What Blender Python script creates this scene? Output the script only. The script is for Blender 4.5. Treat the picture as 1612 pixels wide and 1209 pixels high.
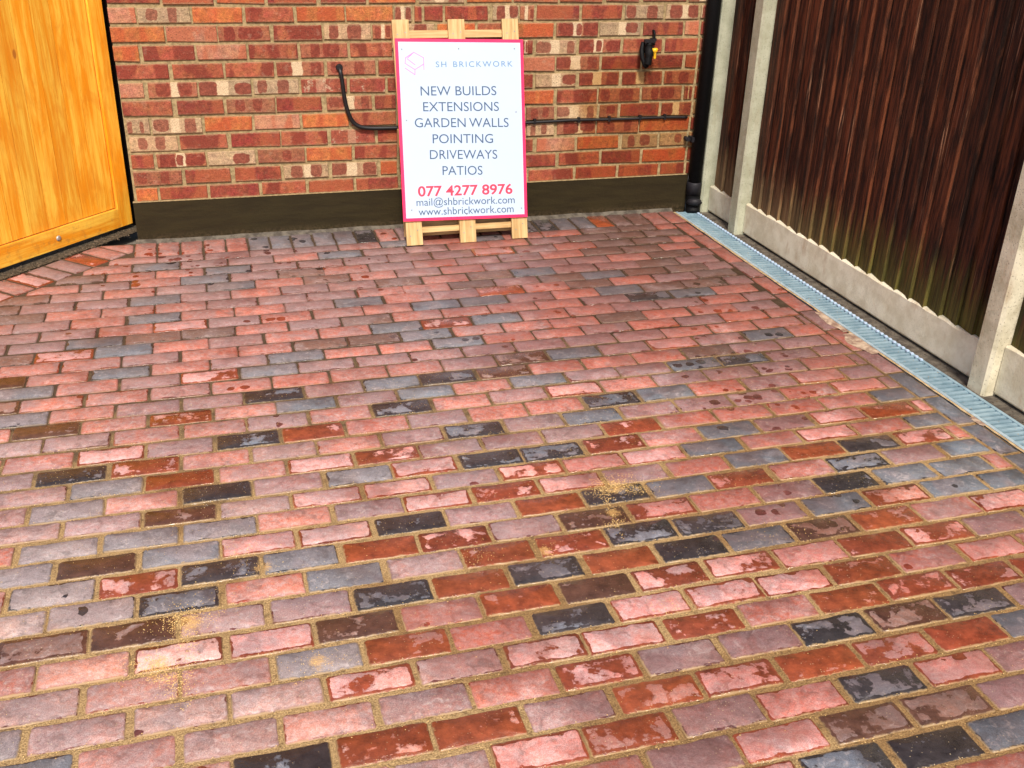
import bpy, bmesh, math, random
from mathutils import Vector, Matrix
random.seed(11)
for o in list(bpy.data.objects):
    bpy.data.objects.remove(o)
SC = bpy.context.scene
COL = SC.collection
R = math.radians

# ------------------------------------------------------------------ camera
cam_d = bpy.data.cameras.new('camera')
cam_d.sensor_width = 36.0
cam_d.lens = 36.325
cam_d.clip_start = 0.05
cam_d.clip_end = 500
cam = bpy.data.objects.new('camera', cam_d)
COL.objects.link(cam)
_r = Vector((0.96026, -0.27768, 0.02815)); _u = Vector((0.10025, 0.43728, 0.89372)); _f = Vector((0.26048, 0.85538, -0.44774))
m = Matrix((( _r[0], _u[0], -_f[0]), (_r[1], _u[1], -_f[1]), (_r[2], _u[2], -_f[2])))
cam.matrix_world = Matrix.Translation(Vector((0, -4.6901, 1.5461))) @ m.to_4x4()
SC.camera = cam

# ------------------------------------------------------------------ light and exposure
w = bpy.data.worlds.new('World'); SC.world = w; w.use_nodes = True
nt = w.node_tree
bg = nt.nodes['Background']
sky = nt.nodes.new('ShaderNodeTexSky')
sky.sky_type = 'NISHITA'; sky.sun_disc = False
SUN_EL, SUN_AZ = R(50), R(191)          # azimuth clockwise from +Y (the wall): behind the camera, a little to the left
sky.sun_elevation = SUN_EL; sky.sun_rotation = SUN_AZ
sky.air_density = 1.0; sky.dust_density = 3.0; sky.ozone_density = 1.0
nt.links.new(sky.outputs[0], bg.inputs[0]); bg.inputs[1].default_value = 0.115
sd = bpy.data.lights.new('sun', 'SUN'); sd.energy = 3.3; sd.angle = R(9); sd.color = (1.0, 0.93, 0.82)
sun = bpy.data.objects.new('sun', sd); COL.objects.link(sun)
sv = Vector((math.sin(SUN_AZ) * math.cos(SUN_EL), math.cos(SUN_AZ) * math.cos(SUN_EL), math.sin(SUN_EL)))
sun.rotation_euler = sv.to_track_quat('Z', 'Y').to_euler()
sun.location = sv * 12
vs = SC.view_settings
vs.view_transform = 'Standard'; vs.look = 'None'; vs.gamma = 1; vs.use_curve_mapping = False
vs.exposure = 0.52

# ------------------------------------------------------------------ node helper
class NT:
    def __init__(s, name):
        s.m = bpy.data.materials.new(name); s.m.use_nodes = True
        s.t = s.m.node_tree; s.t.nodes.clear()
        s.out = s.t.nodes.new('ShaderNodeOutputMaterial')
        s.b = s.t.nodes.new('ShaderNodeBsdfPrincipled')
        s.t.links.new(s.b.outputs[0], s.out.inputs[0])
    def put(s, sock, v):
        if v is None: return
        if isinstance(v, bpy.types.NodeSocket): s.t.links.new(v, sock)
        elif isinstance(v, (tuple, list)) and len(v) == 3 and sock.type == 'RGBA': sock.default_value = (*v, 1)
        else: sock.default_value = v
    def n(s, typ, **kw):
        nd = s.t.nodes.new('ShaderNode' + typ)
        ins = kw.pop('ins', {})
        for k, v in kw.items(): setattr(nd, k, v)
        for k, v in ins.items(): s.put(nd.inputs[k], v)
        return nd
    def math(s, op, a, b=None, c=None, clamp=False):
        nd = s.n('Math', operation=op, use_clamp=clamp)
        s.put(nd.inputs[0], a); s.put(nd.inputs[1], b); s.put(nd.inputs[2], c)
        return nd.outputs[0]
    def vmath(s, op, a, b=None, sc=None):
        nd = s.n('VectorMath', operation=op)
        s.put(nd.inputs[0], a); s.put(nd.inputs[1], b)
        if sc is not None: s.put(nd.inputs[3], sc)
        return nd.outputs['Value'] if op in ('DISTANCE', 'LENGTH', 'DOT_PRODUCT') else nd.outputs[0]
    def mix(s, f, a, b, mode='MIX'):
        nd = s.n('Mix', data_type='RGBA', blend_type=mode)
        s.put(nd.inputs[0], f); s.put(nd.inputs[6], a); s.put(nd.inputs[7], b)
        return nd.outputs[2]
    def noise(s, vec, scale, detail=3, rough=.55, dist=0, out='Fac'):
        nd = s.n('TexNoise', ins={'Vector': vec, 'Scale': scale, 'Detail': detail, 'Roughness': rough, 'Distortion': dist})
        return nd.outputs[out]
    def step(s, v, a, b):
        nd = s.n('MapRange', interpolation_type='SMOOTHSTEP')
        s.put(nd.inputs[0], v); s.put(nd.inputs[1], a); s.put(nd.inputs[2], b)
        return nd.outputs[0]
    def lin(s, v, a, b, c=0., d=1.):
        nd = s.n('MapRange')
        for i, x in enumerate((v, a, b, c, d)): s.put(nd.inputs[i], x)
        return nd.outputs[0]
    def pos(s): return s.n('NewGeometry').outputs['Position']
    def obj(s): return s.n('TexCoord').outputs['Object']
    def xyz(s, v):
        nd = s.n('SeparateXYZ'); s.put(nd.inputs[0], v); return nd.outputs
    def vec(s, x, y, z):
        nd = s.n('CombineXYZ'); s.put(nd.inputs[0], x); s.put(nd.inputs[1], y); s.put(nd.inputs[2], z); return nd.outputs[0]
    def scalev(s, v, sx, sy, sz): return s.vmath('MULTIPLY', v, (sx, sy, sz))
    def attr(s, name, kind, out='Color'):
        return s.n('Attribute', attribute_name=name, attribute_type=kind).outputs[out]
    def bump(s, h, strength=.3, dist=.002):
        nd = s.n('Bump', ins={'Height': h, 'Strength': strength, 'Distance': dist})
        s.put(s.b.inputs['Normal'], nd.outputs[0]); return nd
    def fin(s, col, rough=.7, metal=0., spec=.5):
        s.put(s.b.inputs['Base Color'], col); s.put(s.b.inputs['Roughness'], rough)
        s.put(s.b.inputs['Metallic'], metal); s.put(s.b.inputs['Specular IOR Level'], spec)
        return s.m

def offset_by_random(t, v, rnd, k=37.0):
    r = t.math('MULTIPLY', rnd, k)
    return t.vmath('ADD', v, t.vec(r, t.math('MULTIPLY', r, 1.7), t.math('MULTIPLY', r, .6)))

# ---- clay pavers: a dry bloomed skin over a darker wet body, with an irregular damp rim
def paver_material(name, per_object):
    t = NT(name)
    kind = 'OBJECT' if per_object else 'GEOMETRY'
    wet = t.attr('wet_colour', kind); dry = t.attr('dry_colour', kind)
    dryness = t.attr('dryness', kind, 'Fac')
    half = t.xyz(t.attr('half_size', kind, 'Vector'))
    if per_object:
        loc = t.obj(); rnd = t.n('ObjectInfo').outputs['Random']
    else:
        loc = t.attr('local_place', kind, 'Vector'); rnd = t.attr('chance', kind, 'Fac')
    L = t.xyz(loc); P = t.pos()
    ex = t.math('SUBTRACT', half[0], t.math('ABSOLUTE', L[0]))
    ey = t.math('SUBTRACT', half[1], t.math('ABSOLUTE', L[1]))
    e = t.math('SMOOTH_MIN', ex, ey, .006)
    flat = t.vmath('MULTIPLY', P, (1, 1, .3))
    PR = offset_by_random(t, flat, rnd)
    n1 = t.math('ADD', t.math('MULTIPLY', t.noise(PR, 16, 4, .55, .5), .4), t.math('MULTIPLY', t.noise(flat, 10, 5, .6, .4), .6))
    n2 = t.noise(PR, 75, 3, .6)
    n3 = t.noise(P, 330, 2, .6)
    t1 = t.step(t.math('ADD', e, t.math('MULTIPLY', t.math('SUBTRACT', t.noise(PR, 33, 2, .5), .5), .016)), 0.001, 0.013)
    v = t.math('MULTIPLY_ADD', t1, .95, t.math('MULTIPLY', t.math('SUBTRACT', n1, .5), 2.9))
    v = t.math('MULTIPLY_ADD', t.math('SUBTRACT', n2, .5), .55, v)
    v = t.math('ADD', v, t.math('MULTIPLY', t.math('SUBTRACT', dryness, .5), 1.75))
    m = t.step(v, .36, .50)
    # broad damp patches left by the hose, over joints and all, plus painted fence shade at the right back
    Q = t.xyz(flat)
    reg = t.math('MAXIMUM', t.step(Q[0], .9, 1.9), t.math('MULTIPLY', t.step(Q[1], -2.1, -2.7), t.step(Q[0], .1, .6)))
    reg = t.math('MAXIMUM', reg, t.math('MULTIPLY', t.math('MULTIPLY', t.step(Q[0], .6, 1.5), t.step(Q[1], -2.3, -1.6)), 1.7))  # stronger at the right back: damp, plus the fence's missing shade painted in
    reg = t.math('MULTIPLY_ADD', reg, .13, -.05)
    damp = t.step(t.math('ADD', t.noise(flat, 2.6, 5, .62, .6), reg), .50, .60)  # damp, and at the right back the painted fence shade too
    # scattered splashes
    vo = t.n('TexVoronoi', feature='F1', ins={'Vector': t.vmath('ADD', flat, t.vmath('SCALE', t.noise(flat, 60, 2, .5, 0, 'Color'), None, .011)), 'Scale': 24.0, 'Randomness': 1.0})
    vr = t.xyz(vo.outputs['Color'])
    zone = None
    for cx, cy, sg, am in ((1.72, -1.66, .26, .75), (1.62, -2.0, .22, .5), (1.5, -2.75, .25, .6), (-.2, -.3, .3, .6), (.45, -.62, .25, .35), (1.0, -1.35, .2, .25), (.35, -.2, .25, .3), (1.95, -1.2, .25, .25)):
        d = t.vmath('DISTANCE', flat, (cx, cy, 0))
        g = t.math('MULTIPLY', t.math('SUBTRACT', 1, t.step(d, sg * .3, sg * 1.5)), am)
        zone = g if zone is None else t.math('MAXIMUM', zone, g)
    zone = t.math('MAXIMUM', zone, t.math('MULTIPLY', t.step(t.noise(flat, 2.1, 2), .5, .65), .22))
    rad = t.math('MULTIPLY', t.math('MULTIPLY', t.step(t.math('SUBTRACT', zone, vr[0]), 0, .05), t.math('ADD', vr[1], .2)), .46)
    drop = t.step(t.math('SUBTRACT', rad, vo.outputs['Distance']), 0, .03)
    m = t.math('MULTIPLY', m, t.math('SUBTRACT', 1, drop))
    # colours
    h = t.n('HueSaturation', ins={'Color': dry, 'Value': t.lin(n1, .3, .7, .66, 1.25), 'Saturation': t.lin(n2, .35, .65, .80, 1.2)}).outputs[0]
    tone2 = t.step(t.noise(PR, 7, 2, .5, .4), .50, .60)
    h = t.mix(t.math('MULTIPLY', tone2, .42), h, (.26, .20, .205))
    warm = t.step(t.noise(t.vmath('ADD', PR, (9, 3, 1)), 6, 2, .5), .52, .62)
    h = t.mix(t.math('MULTIPLY', warm, .30), h, t.mix(1, h, (1.25, .95, .75), 'MULTIPLY'))
    fine = t.noise(P, 420, 3, .75)
    h = t.mix(1, h, t.mix(t.step(fine, .3, .7), (.62, .60, .60), (1.28, 1.28, 1.28)), 'MULTIPLY')
    bloom = t.step(t.noise(PR, 48, 4, .65, 1.2), .52, .72)
    h = t.mix(t.math('MULTIPLY', bloom, .40), h, (.60, .50, .47))
    smut = t.step(t.noise(PR, 27, 5, .7, .8), .50, .68)
    h = t.mix(t.math('MULTIPLY', smut, .52), h, t.mix(.5, wet, (.10, .075, .065)))
    edge_d = t.math('MULTIPLY', t.math('SUBTRACT', 1, t.step(e, .001, t.lin(n2, .3, .7, .003, .012))), .5)
    h = t.mix(edge_d, h, wet)
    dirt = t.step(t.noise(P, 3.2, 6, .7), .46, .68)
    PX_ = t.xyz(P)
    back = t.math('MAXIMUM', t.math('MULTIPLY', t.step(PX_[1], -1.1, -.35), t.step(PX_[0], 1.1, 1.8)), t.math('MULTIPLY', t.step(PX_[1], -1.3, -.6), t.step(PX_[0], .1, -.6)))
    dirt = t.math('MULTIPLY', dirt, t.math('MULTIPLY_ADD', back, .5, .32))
    back_tone = t.math('MULTIPLY', t.step(t.math('ADD', PX_[1], t.math('MULTIPLY', n1, .8)), -1.7, .1), t.lin(t.noise(P, 16, 4, .7), .3, .7, .25, .75))  # pavers turn darker and browner towards the wall
    dirt = t.math('MAXIMUM', dirt, t.math('MULTIPLY', back_tone, .8))  # dirt patches together with the darker tone towards the wall
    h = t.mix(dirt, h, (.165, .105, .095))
    wv = t.n('HueSaturation', ins={'Color': wet, 'Value': t.lin(t.noise(PR, 34, 4, .65), .3, .7, .6, 1.45)}).outputs[0]
    h = t.mix(t.math('MULTIPLY', damp, .50), h, t.mix(.30, wv, t.mix(1, h, (.95, .62, .55), 'MULTIPLY')))
    col = t.mix(m, wv, h)
    sp = t.n('TexVoronoi', feature='F1', ins={'Vector': P, 'Scale': 170.0})
    spk = t.math('MULTIPLY', t.math('LESS_THAN', sp.outputs['Distance'], .2), t.math('GREATER_THAN', t.xyz(sp.outputs['Color'])[0], .82))
    spk = t.math('MULTIPLY', spk, t.step(t.noise(P, 5, 2), .42, .62))
    col = t.mix(t.math('MULTIPLY', spk, .8), col, (.55, .42, .26))
    sand = None
    for cx, cy, sg in ((1.0, -2.42, .085), (.95, -2.54, .05), (-.15, -2.73, .085), (-.21, -2.87, .085), (.12, -2.93, .06), (.03, -2.56, .05), (.72, -2.66, .05)):
        g = t.math('SUBTRACT', 1, t.step(t.vmath('DISTANCE', flat, (cx, cy, 0)), 0, sg * 1.5))
        sand = g if sand is None else t.math('MAXIMUM', sand, g)
    sf = t.step(t.math('ADD', t.math('MULTIPLY', sand, .42), t.math('ADD', t.math('MULTIPLY', t.noise(P, 500, 3, .8), .5), t.math('MULTIPLY', t.noise(flat, 40, 4, .7), .35))), .78, .84)
    col = t.mix(t.math('MULTIPLY', sf, t.math('MINIMUM', t.math('MULTIPLY', sand, 2.0), .75)), col, (.58, .34, .12))
    # sand creeping over the arris
    cre = t.math('MULTIPLY', t.math('SUBTRACT', 1, t.step(e, .0, t.lin(n2, .3, .7, .001, .008))), t.lin(t.xyz(P)[1], -1.2, -2.6, .1, .85))
    col = t.mix(cre, col, (.38, .25, .12))
    rough = t.math('SUBTRACT', t.lin(m, 0, 1, .2, .64), t.math('MULTIPLY', damp, .16))
    rough = t.math('ADD', rough, t.math('MULTIPLY', t.math('SUBTRACT', n2, .5), .3))
    hh = t.math('ADD', t.math('MULTIPLY', n2, .9), t.math('MULTIPLY', n3, .35))
    hh = t.math('ADD', hh, t.math('MULTIPLY', n1, 1.2))
    t.bump(t.math('ADD', hh, t.math('MULTIPLY', fine, .35)), .6, .0035)
    return t.fin(col, rough, 0, .5)

def wall_brick_material():
    t = NT('fired facing brick')
    base = t.attr('base_colour', 'OBJECT'); band = t.attr('band_colour', 'OBJECT')
    mode = t.attr('pattern', 'OBJECT', 'Vector')     # x kiss marks, y flame bands, z mottling
    mo = t.xyz(mode)
    rnd = t.n('ObjectInfo').outputs['Random']
    L = t.obj(); P = t.pos()
    PR = offset_by_random(t, P, rnd, 53)
    wob = t.noise(PR, 45, 2, .5)
    l = t.xyz(L)
    x = t.math('ADD', l[0], t.math('MULTIPLY', t.math('SUBTRACT', wob, .5), .07))
    z = t.math('ADD', l[2], t.math('MULTIPLY', t.math('SUBTRACT', wob, .5), .22))
    r2 = t.math('FRACT', t.math('MULTIPLY', rnd, 7.31)); r3 = t.math('FRACT', t.math('MULTIPLY', rnd, 13.7))
    def boxm(c, hw, soft):
        return t.math('SUBTRACT', 1, t.step(t.math('ABSOLUTE', t.math('SUBTRACT', x, c)), t.math('SUBTRACT', hw, soft), t.math('ADD', hw, soft)))
    def blob(c, hw, hz, z0):
        a = t.math('POWER', t.math('ABSOLUTE', t.math('DIVIDE', t.math('SUBTRACT', x, c), hw)), 3.6)
        b = t.math('POWER', t.math('ABSOLUTE', t.math('DIVIDE', t.math('SUBTRACT', z, z0), hz)), 3.6)
        return t.math('SUBTRACT', 1, t.step(t.math('ADD', a, b), .8, 1.25))
    r4 = t.math('FRACT', t.math('MULTIPLY', rnd, 29.3)); r5 = t.math('FRACT', t.math('MULTIPLY', rnd, 41.9))
    k1 = blob(t.lin(r2, 0, 1, -.38, -.18), t.lin(r3, 0, 1, .09, .19), t.lin(r4, 0, 1, .36, .62), t.lin(r5, 0, 1, -.12, .1))
    k2 = blob(t.lin(r3, 0, 1, .12, .36), t.lin(r4, 0, 1, .08, .20), t.lin(r5, 0, 1, .34, .62), t.lin(r2, 0, 1, -.1, .12))
    k3 = t.math('MULTIPLY', blob(t.lin(r5, 0, 1, -.06, .06), .07, .4, 0), t.math('GREATER_THAN', r4, .8))
    kiss = t.math('MAXIMUM', t.math('MAXIMUM', t.math('MULTIPLY', k1, t.math('GREATER_THAN', r5, .12)), k2), k3)
    kiss = t.math('MULTIPLY', kiss, mo[0])
    # cream stripe between the marks
    mid = t.math('MULTIPLY', boxm(t.lin(r2, 0, 1, -.08, .06), t.lin(r3, 0, 1, .05, .12), .015), t.math('GREATER_THAN', r3, .45))
    cream = t.math('MULTIPLY', mid, mo[0])
    fl = t.noise(t.scalev(PR, 1, 1, .25), 13, 1, .4)
    flame = t.math('MULTIPLY', t.step(fl, .5, .57), mo[1])
    mot = t.noise(PR, 55, 5, .7); mot2 = t.noise(PR, 22, 3, .6)
    c = t.n('HueSaturation', ins={'Color': base, 'Value': t.lin(mot, .3, .7, .60, 1.30), 'Hue': t.lin(mot2, .3, .7, .49, .51)}).outputs[0]
    c = t.mix(t.math('MULTIPLY', flame, .85), c, band)
    c = t.mix(cream, c, (.60, .45, .28))
    c = t.mix(t.math('MULTIPLY', kiss, t.lin(r4, 0, 1, .72, .96)), c, t.mix(t.step(mot, .4, .7), (.17, .028, .017), (.27, .052, .030)))
    pale = t.math('MULTIPLY', t.step(t.noise(PR, 30, 5, .7), .56, .66), mo[2])
    c = t.mix(t.math('MULTIPLY', pale, .8), c, (.50, .36, .24))
    smear = t.math('MULTIPLY', t.step(t.noise(t.vmath('ADD', P, (4, 4, 4)), 16, 5, .75), .55, .7), t.step(t.math('ABSOLUTE', l[2]), .2, .5))
    c = t.mix(t.math('MULTIPLY', smear, .35), c, (.38, .28, .16))
    c = t.mix(1, c, t.mix(t.step(t.noise(P, 260, 3, .75), .3, .7), (.68, .66, .66), (1.22, 1.22, 1.22)), 'MULTIPLY')
    pit = t.n('TexVoronoi', ins={'Vector': PR, 'Scale': 90.0})
    pm = t.math('MULTIPLY', t.math('LESS_THAN', pit.outputs['Distance'], .17), t.math('GREATER_THAN', t.xyz(pit.outputs['Color'])[1], .86))
    c = t.mix(t.math('MULTIPLY', pm, .85), c, (.05, .02, .012))
    ex_ = t.math('SUBTRACT', .5, t.math('ABSOLUTE', l[2]))
    chip = t.math('MULTIPLY', t.math('SUBTRACT', 1, t.step(ex_, .02, t.lin(t.noise(P, 70, 3, .7), .35, .7, .03, .22))), .5)
    c = t.mix(chip, c, (.30, .20, .11))
    # soft shade painted into the brick colour, low on the right of the wall
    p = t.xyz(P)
    wall_shade = t.math('MULTIPLY', t.step(t.math('ADD', p[0], t.math('MULTIPLY', t.noise(P, 5, 3), .3)), 1.75, 1.95), t.math('SUBTRACT', 1, t.step(p[2], .72, .8)))
    c = t.mix(t.math('MULTIPLY', wall_shade, .8), c, t.mix(1, c, (.66, .46, .20), 'MULTIPLY'))
    t.bump(t.math('ADD', t.math('MULTIPLY', mot, .9), t.math('MULTIPLY', t.noise(PR, 190, 2), .5)), .9, .005)
    return t.fin(c, .82, 0, .3)

def mottled(name, c1, c2, scale=20, rough=.85, bs=.4, bd=.003, detail=5, spec=.35, metal=0, stretch=(1, 1, 1), lo=.35, hi=.65):
    t = NT(name); P = t.scalev(t.pos(), *stretch)
    n = t.noise(P, scale, detail, .65)
    c = t.mix(t.step(n, lo, hi), c1, c2)
    t.bump(t.math('ADD', n, t.math('MULTIPLY', t.noise(P, scale * 7, 3), .5)), bs, bd)
    return t.fin(c, rough, metal, spec)

def sand_material():
    t = NT('jointing sand'); P = t.pos(); y = t.xyz(P)[1]
    n = t.noise(P, 260, 3, .7); n2 = t.noise(P, 14, 4, .6)
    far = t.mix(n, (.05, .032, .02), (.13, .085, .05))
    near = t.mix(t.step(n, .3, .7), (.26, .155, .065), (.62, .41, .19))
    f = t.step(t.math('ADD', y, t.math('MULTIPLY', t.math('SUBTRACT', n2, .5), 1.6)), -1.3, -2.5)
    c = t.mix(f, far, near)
    flat = t.vmath('MULTIPLY', P, (1, 1, .3)); Q = t.xyz(flat)
    reg = t.math('MAXIMUM', t.step(Q[0], .9, 1.9), t.math('MULTIPLY', t.step(Q[1], -2.1, -2.7), t.step(Q[0], .1, .6)))
    damp = t.step(t.math('ADD', t.noise(flat, 2.6, 5, .62, .6), t.math('MULTIPLY_ADD', reg, .13, -.05)), .50, .60)
    c = t.mix(t.math('MULTIPLY', damp, .8), c, t.mix(1, c, (.62, .54, .46), 'MULTIPLY'))
    crumbs = t.step(t.noise(P, 45, 4, .7), .52, .66)
    c = t.mix(t.math('MULTIPLY', crumbs, .5), c, (.09, .05, .025))
    t.bump(t.math('ADD', n, t.noise(P, 60, 3)), 1.0, .006)
    return t.fin(c, .95, 0, .2)

def gate_material(name, tint):
    t = NT(name); rnd = t.n('ObjectInfo').outputs['Random']; L = t.obj()
    PR = offset_by_random(t, L, rnd, 11)
    st = t.scalev(PR, 16, 16, 1.1)
    g = t.math('MULTIPLY_ADD', t.math('SUBTRACT', t.noise(t.scalev(PR, 14, 14, 2.2), 1, 5, .7, .4), .5), .45, t.noise(st, 2.6, 6, .7, .5))
    g2 = t.noise(t.scalev(PR, 90, 90, 2.0), 1.5, 3, .6)
    c = t.mix(t.step(g, .36, .66), (.88 * tint, .31 * tint, .008 * tint), (.99 * tint, .58 * tint, .07 * tint))
    c = t.mix(t.math('MULTIPLY', t.step(g2, .50, .68), .5), c, (.80 * tint, .28 * tint, .008))
    c = t.n('HueSaturation', ins={'Color': c, 'Value': t.lin(rnd, 0, 1, .88, 1.08)}).outputs[0]
    mo = t.step(t.noise(t.scalev(t.pos(), 1, 1, .45), 9, 5, .65, .8), .48, .66)
    c = t.mix(t.math('MULTIPLY', mo, .5), c, (.74, .24, .010))
    g3 = t.noise(t.scalev(PR, 260, 260, 7), 1, 3, .7)
    c = t.mix(t.math('MULTIPLY', t.step(g3, .56, .66), .35), c, (.55, .18, .015))
    kn = t.n('TexVoronoi', ins={'Vector': t.scalev(PR, 1, 1, .45), 'Scale': 7.0})
    on = t.math('GREATER_THAN', t.xyz(kn.outputs['Color'])[0], .45)
    halo = t.math('MULTIPLY', t.math('SUBTRACT', 1, t.step(kn.outputs['Distance'], .05, .3)), on)
    core = t.math('MULTIPLY', t.math('SUBTRACT', 1, t.step(kn.outputs['Distance'], .045, .075)), on)
    c = t.mix(t.math('MULTIPLY', halo, .4), c, (.74 * tint, .25 * tint, .02))
    c = t.mix(t.math('MULTIPLY', core, .7), c, (.32, .09, .015))
    # old smudges near the ground
    z = t.xyz(t.pos())[2]
    dirt = t.math('MULTIPLY', t.math('SUBTRACT', 1, t.step(z, .03, .16)), t.step(t.noise(t.pos(), 25, 4, .7), .5, .7))
    c = t.mix(t.math('MULTIPLY', dirt, .5), c, (.35, .16, .04))
    t.bump(t.math('ADD', g2, g), .3, .002)
    return t.fin(c, .55, 0, .4)

def pallet_material():
    t = NT('raw pallet softwood'); rnd = t.n('ObjectInfo').outputs['Random']; L = t.obj()
    PR = offset_by_random(t, L, rnd, 9)
    g = t.noise(t.scalev(PR, 40, 40, 2.2), 2, 5, .6, .4)
    c = t.mix(t.step(g, .35, .68), (.42, .26, .105), (.62, .44, .21))
    c = t.mix(t.math('MULTIPLY', t.step(t.noise(PR, 9, 3), .52, .7), .4), c, (.70, .45, .22))
    t.bump(g, .3, .002)
    return t.fin(c, .75, 0, .3)

def fence_board_material():
    t = NT('old dark stained fence timber'); rnd = t.n('ObjectInfo').outputs['Random']; P = t.pos()
    PR = offset_by_random(t, P, rnd, 21)
    g = t.noise(t.scalev(PR, 38, 38, 3.4), 1.4, 6, .7, .5)
    g2 = t.noise(t.scalev(PR, 120, 120, 2.6), 1.6, 3, .6)
    tone = t.lin(rnd, 0, 1, .65, 1.5)
    c = t.mix(t.step(g, .38, .66), (.010, .0024, .0009), (.110, .030, .011))
    c = t.n('HueSaturation', ins={'Color': c, 'Value': tone}).outputs[0]
    pale = t.math('MULTIPLY', t.step(g2, .60, .68), t.step(t.noise(t.scalev(PR, 6, 6, 1.6), 1.5, 3), .47, .6))
    c = t.mix(t.math('MULTIPLY', pale, .75), c, (.30, .14, .08))
    kn = t.n('TexVoronoi', ins={'Vector': t.scalev(PR, 1, 1, .35), 'Scale': 9.0})
    kno = t.math('MULTIPLY', t.math('SUBTRACT', 1, t.step(kn.outputs['Distance'], .06, .16)), t.math('GREATER_THAN', t.xyz(kn.outputs['Color'])[0], .6))
    c = t.mix(t.math('MULTIPLY', kno, .7), c, (.006, .002, .001))
    p = t.xyz(P)
    hz = t.math('ADD', p[2], t.math('MULTIPLY', t.math('SUBTRACT', t.noise(t.scalev(P, 60, 60, 5), 1, 4, .6), .5), .42))
    # stain has washed off and algae grows towards the gravel board
    bare = t.math('SUBTRACT', 1, t.step(hz, .15, .40))
    lim = t.mix(t.step(p[1], -.5, -1.4), (.30, .20, .10), (.13, .125, .025))
    lim = t.mix(t.step(g, .35, .65), t.mix(.5, lim, (.03, .012, .005)), lim)
    c = t.mix(t.math('MULTIPLY', bare, t.lin(g2, .35, .65, .45, .95)), c, lim)
    t.bump(t.math('ADD', g, t.math('MULTIPLY', g2, .6)), .8, .004)
    return t.fin(c, .8, 0, .25)

def concrete_material(name, c1, c2, stain, agg=.3, green=.0):
    t = NT(name); P = t.pos(); p = t.xyz(P)
    n = t.noise(P, 9, 5, .65); n2 = t.noise(P, 130, 3, .7)
    c = t.mix(t.step(n, .35, .65), c1, c2)
    c = t.mix(t.math('MULTIPLY', t.step(t.noise(t.scalev(P, 1, 1, .35), 14, 4, .7), .55, .72), .5), c, stain)
    v = t.n('TexVoronoi', ins={'Vector': P, 'Scale': 140.0})
    a = t.math('MULTIPLY', t.math('LESS_THAN', v.outputs['Distance'], .3), t.math('GREATER_THAN', t.xyz(v.outputs['Color'])[0], .62))
    c = t.mix(t.math('MULTIPLY', a, agg), c, (.14, .11, .08))
    if green:
        f = t.math('MULTIPLY', t.step(t.math('ADD', p[1], t.math('MULTIPLY', n, .6)), -.9, .1), green)
        c = t.mix(f, c, (.20, .26, .19))
    t.bump(t.math('ADD', n2, t.math('MULTIPLY', n, .6)), .5, .003)
    return t.fin(c, .88, 0, .3)

def plain(name, c, rough=.5, metal=0, spec=.5, var=.15, scale=40):
    t = NT(name); n = t.noise(t.pos(), scale, 4, .6)
    col = t.mix(n, tuple(x * (1 - var) for x in c), tuple(min(1, x * (1 + var)) for x in c))
    t.bump(n, .12, .001)
    return t.fin(col, t.lin(n, .3, .7, max(.05, rough - .08), min(1, rough + .08)), metal, spec)

def plinth_material():
    t = NT('dark olive bituminous paint'); P = t.pos(); p = t.xyz(P)
    n = t.noise(t.scalev(P, .5, 1, 3), 9, 5, .65); n2 = t.noise(P, 70, 4, .7)
    c = t.mix(t.step(n, .35, .65), (.0185, .0120, .0030), (.026, .0180, .0048))
    spl = t.math('MULTIPLY', t.math('SUBTRACT', 1, t.step(t.math('ADD', p[2], t.math('MULTIPLY', n2, .05)), .03, .075)), t.step(n2, .42, .6))
    c = t.mix(t.math('MULTIPLY', spl, .5), c, (.10, .065, .035))
    t.bump(t.math('ADD', n, t.math('MULTIPLY', n2, .5)), .6, .004)
    return t.fin(c, .78, 0, .25)
M = {}
M['paver'] = paver_material('clay paver', True)
M['paver_mass'] = paver_material('clay paver field', False)
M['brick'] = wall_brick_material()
M['sand'] = sand_material()
M['mortar'] = mottled('lime mortar', (.23, .165, .08), (.40, .295, .15), 60, .95, .6, .004)
M['plinth'] = plinth_material()
M['gate'] = gate_material('yellow stained pine', 1.0)
M['gate_frame'] = gate_material('yellow stained pine frame', 1.0)
M['pallet'] = pallet_material()
M['board'] = fence_board_material()
M['post'] = concrete_material('speckled concrete post', (.44, .39, .27), (.66, .60, .45), (.38, .26, .15), .5, .5)
M['gravel_board'] = concrete_material('cream concrete board', (.60, .53, .38), (.78, .72, .56), (.44, .29, .16), .14, .10)
M['strip'] = mottled('grimy concrete strip', (.055, .044, .034), (.13, .11, .085), 28, .9, .5, .004)
M['smear'] = mottled('thin cement smear', (.22, .13, .09), (.50, .38, .27), 30, .95, .3, .002)
M['haunch'] = mottled('tan mortar haunch', (.30, .20, .10), (.52, .38, .21), 40, .95, .5, .003)
M['ground'] = mottled('bare concrete ground', (.16, .14, .115), (.24, .21, .175), 6, .95, .5, .01)
M['dirt'] = mottled('dark soil', (.03, .022, .012), (.10, .075, .045), 45, .98, .8, .008)
M['galv'] = mottled('galvanised steel', (.19, .30, .37), (.31, .44, .51), 16, .42, .1, .001, spec=.6, metal=.2)
M['galv_edge'] = mottled('bright galvanised steel', (.36, .49, .57), (.50, .62, .69), 30, .38, .1, .001, spec=.6, metal=.35)
M['channel'] = plain('dark drain channel', (.02, .028, .032), .7)
M['black'] = plain('black plastic', (.003, .003, .0035), .65, 0, .2)
M['black_old'] = plain('faded black plastic', (.010, .009, .012), .6, 0, .35)
M['cable'] = plain('black rubber cable', (.006, .005, .006), .5)
M['gap_shade'] = plain('black gap shade', (.004, .002, .002), .8, 0, .1)  # for the added post that stands in for the gap's shade
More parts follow.
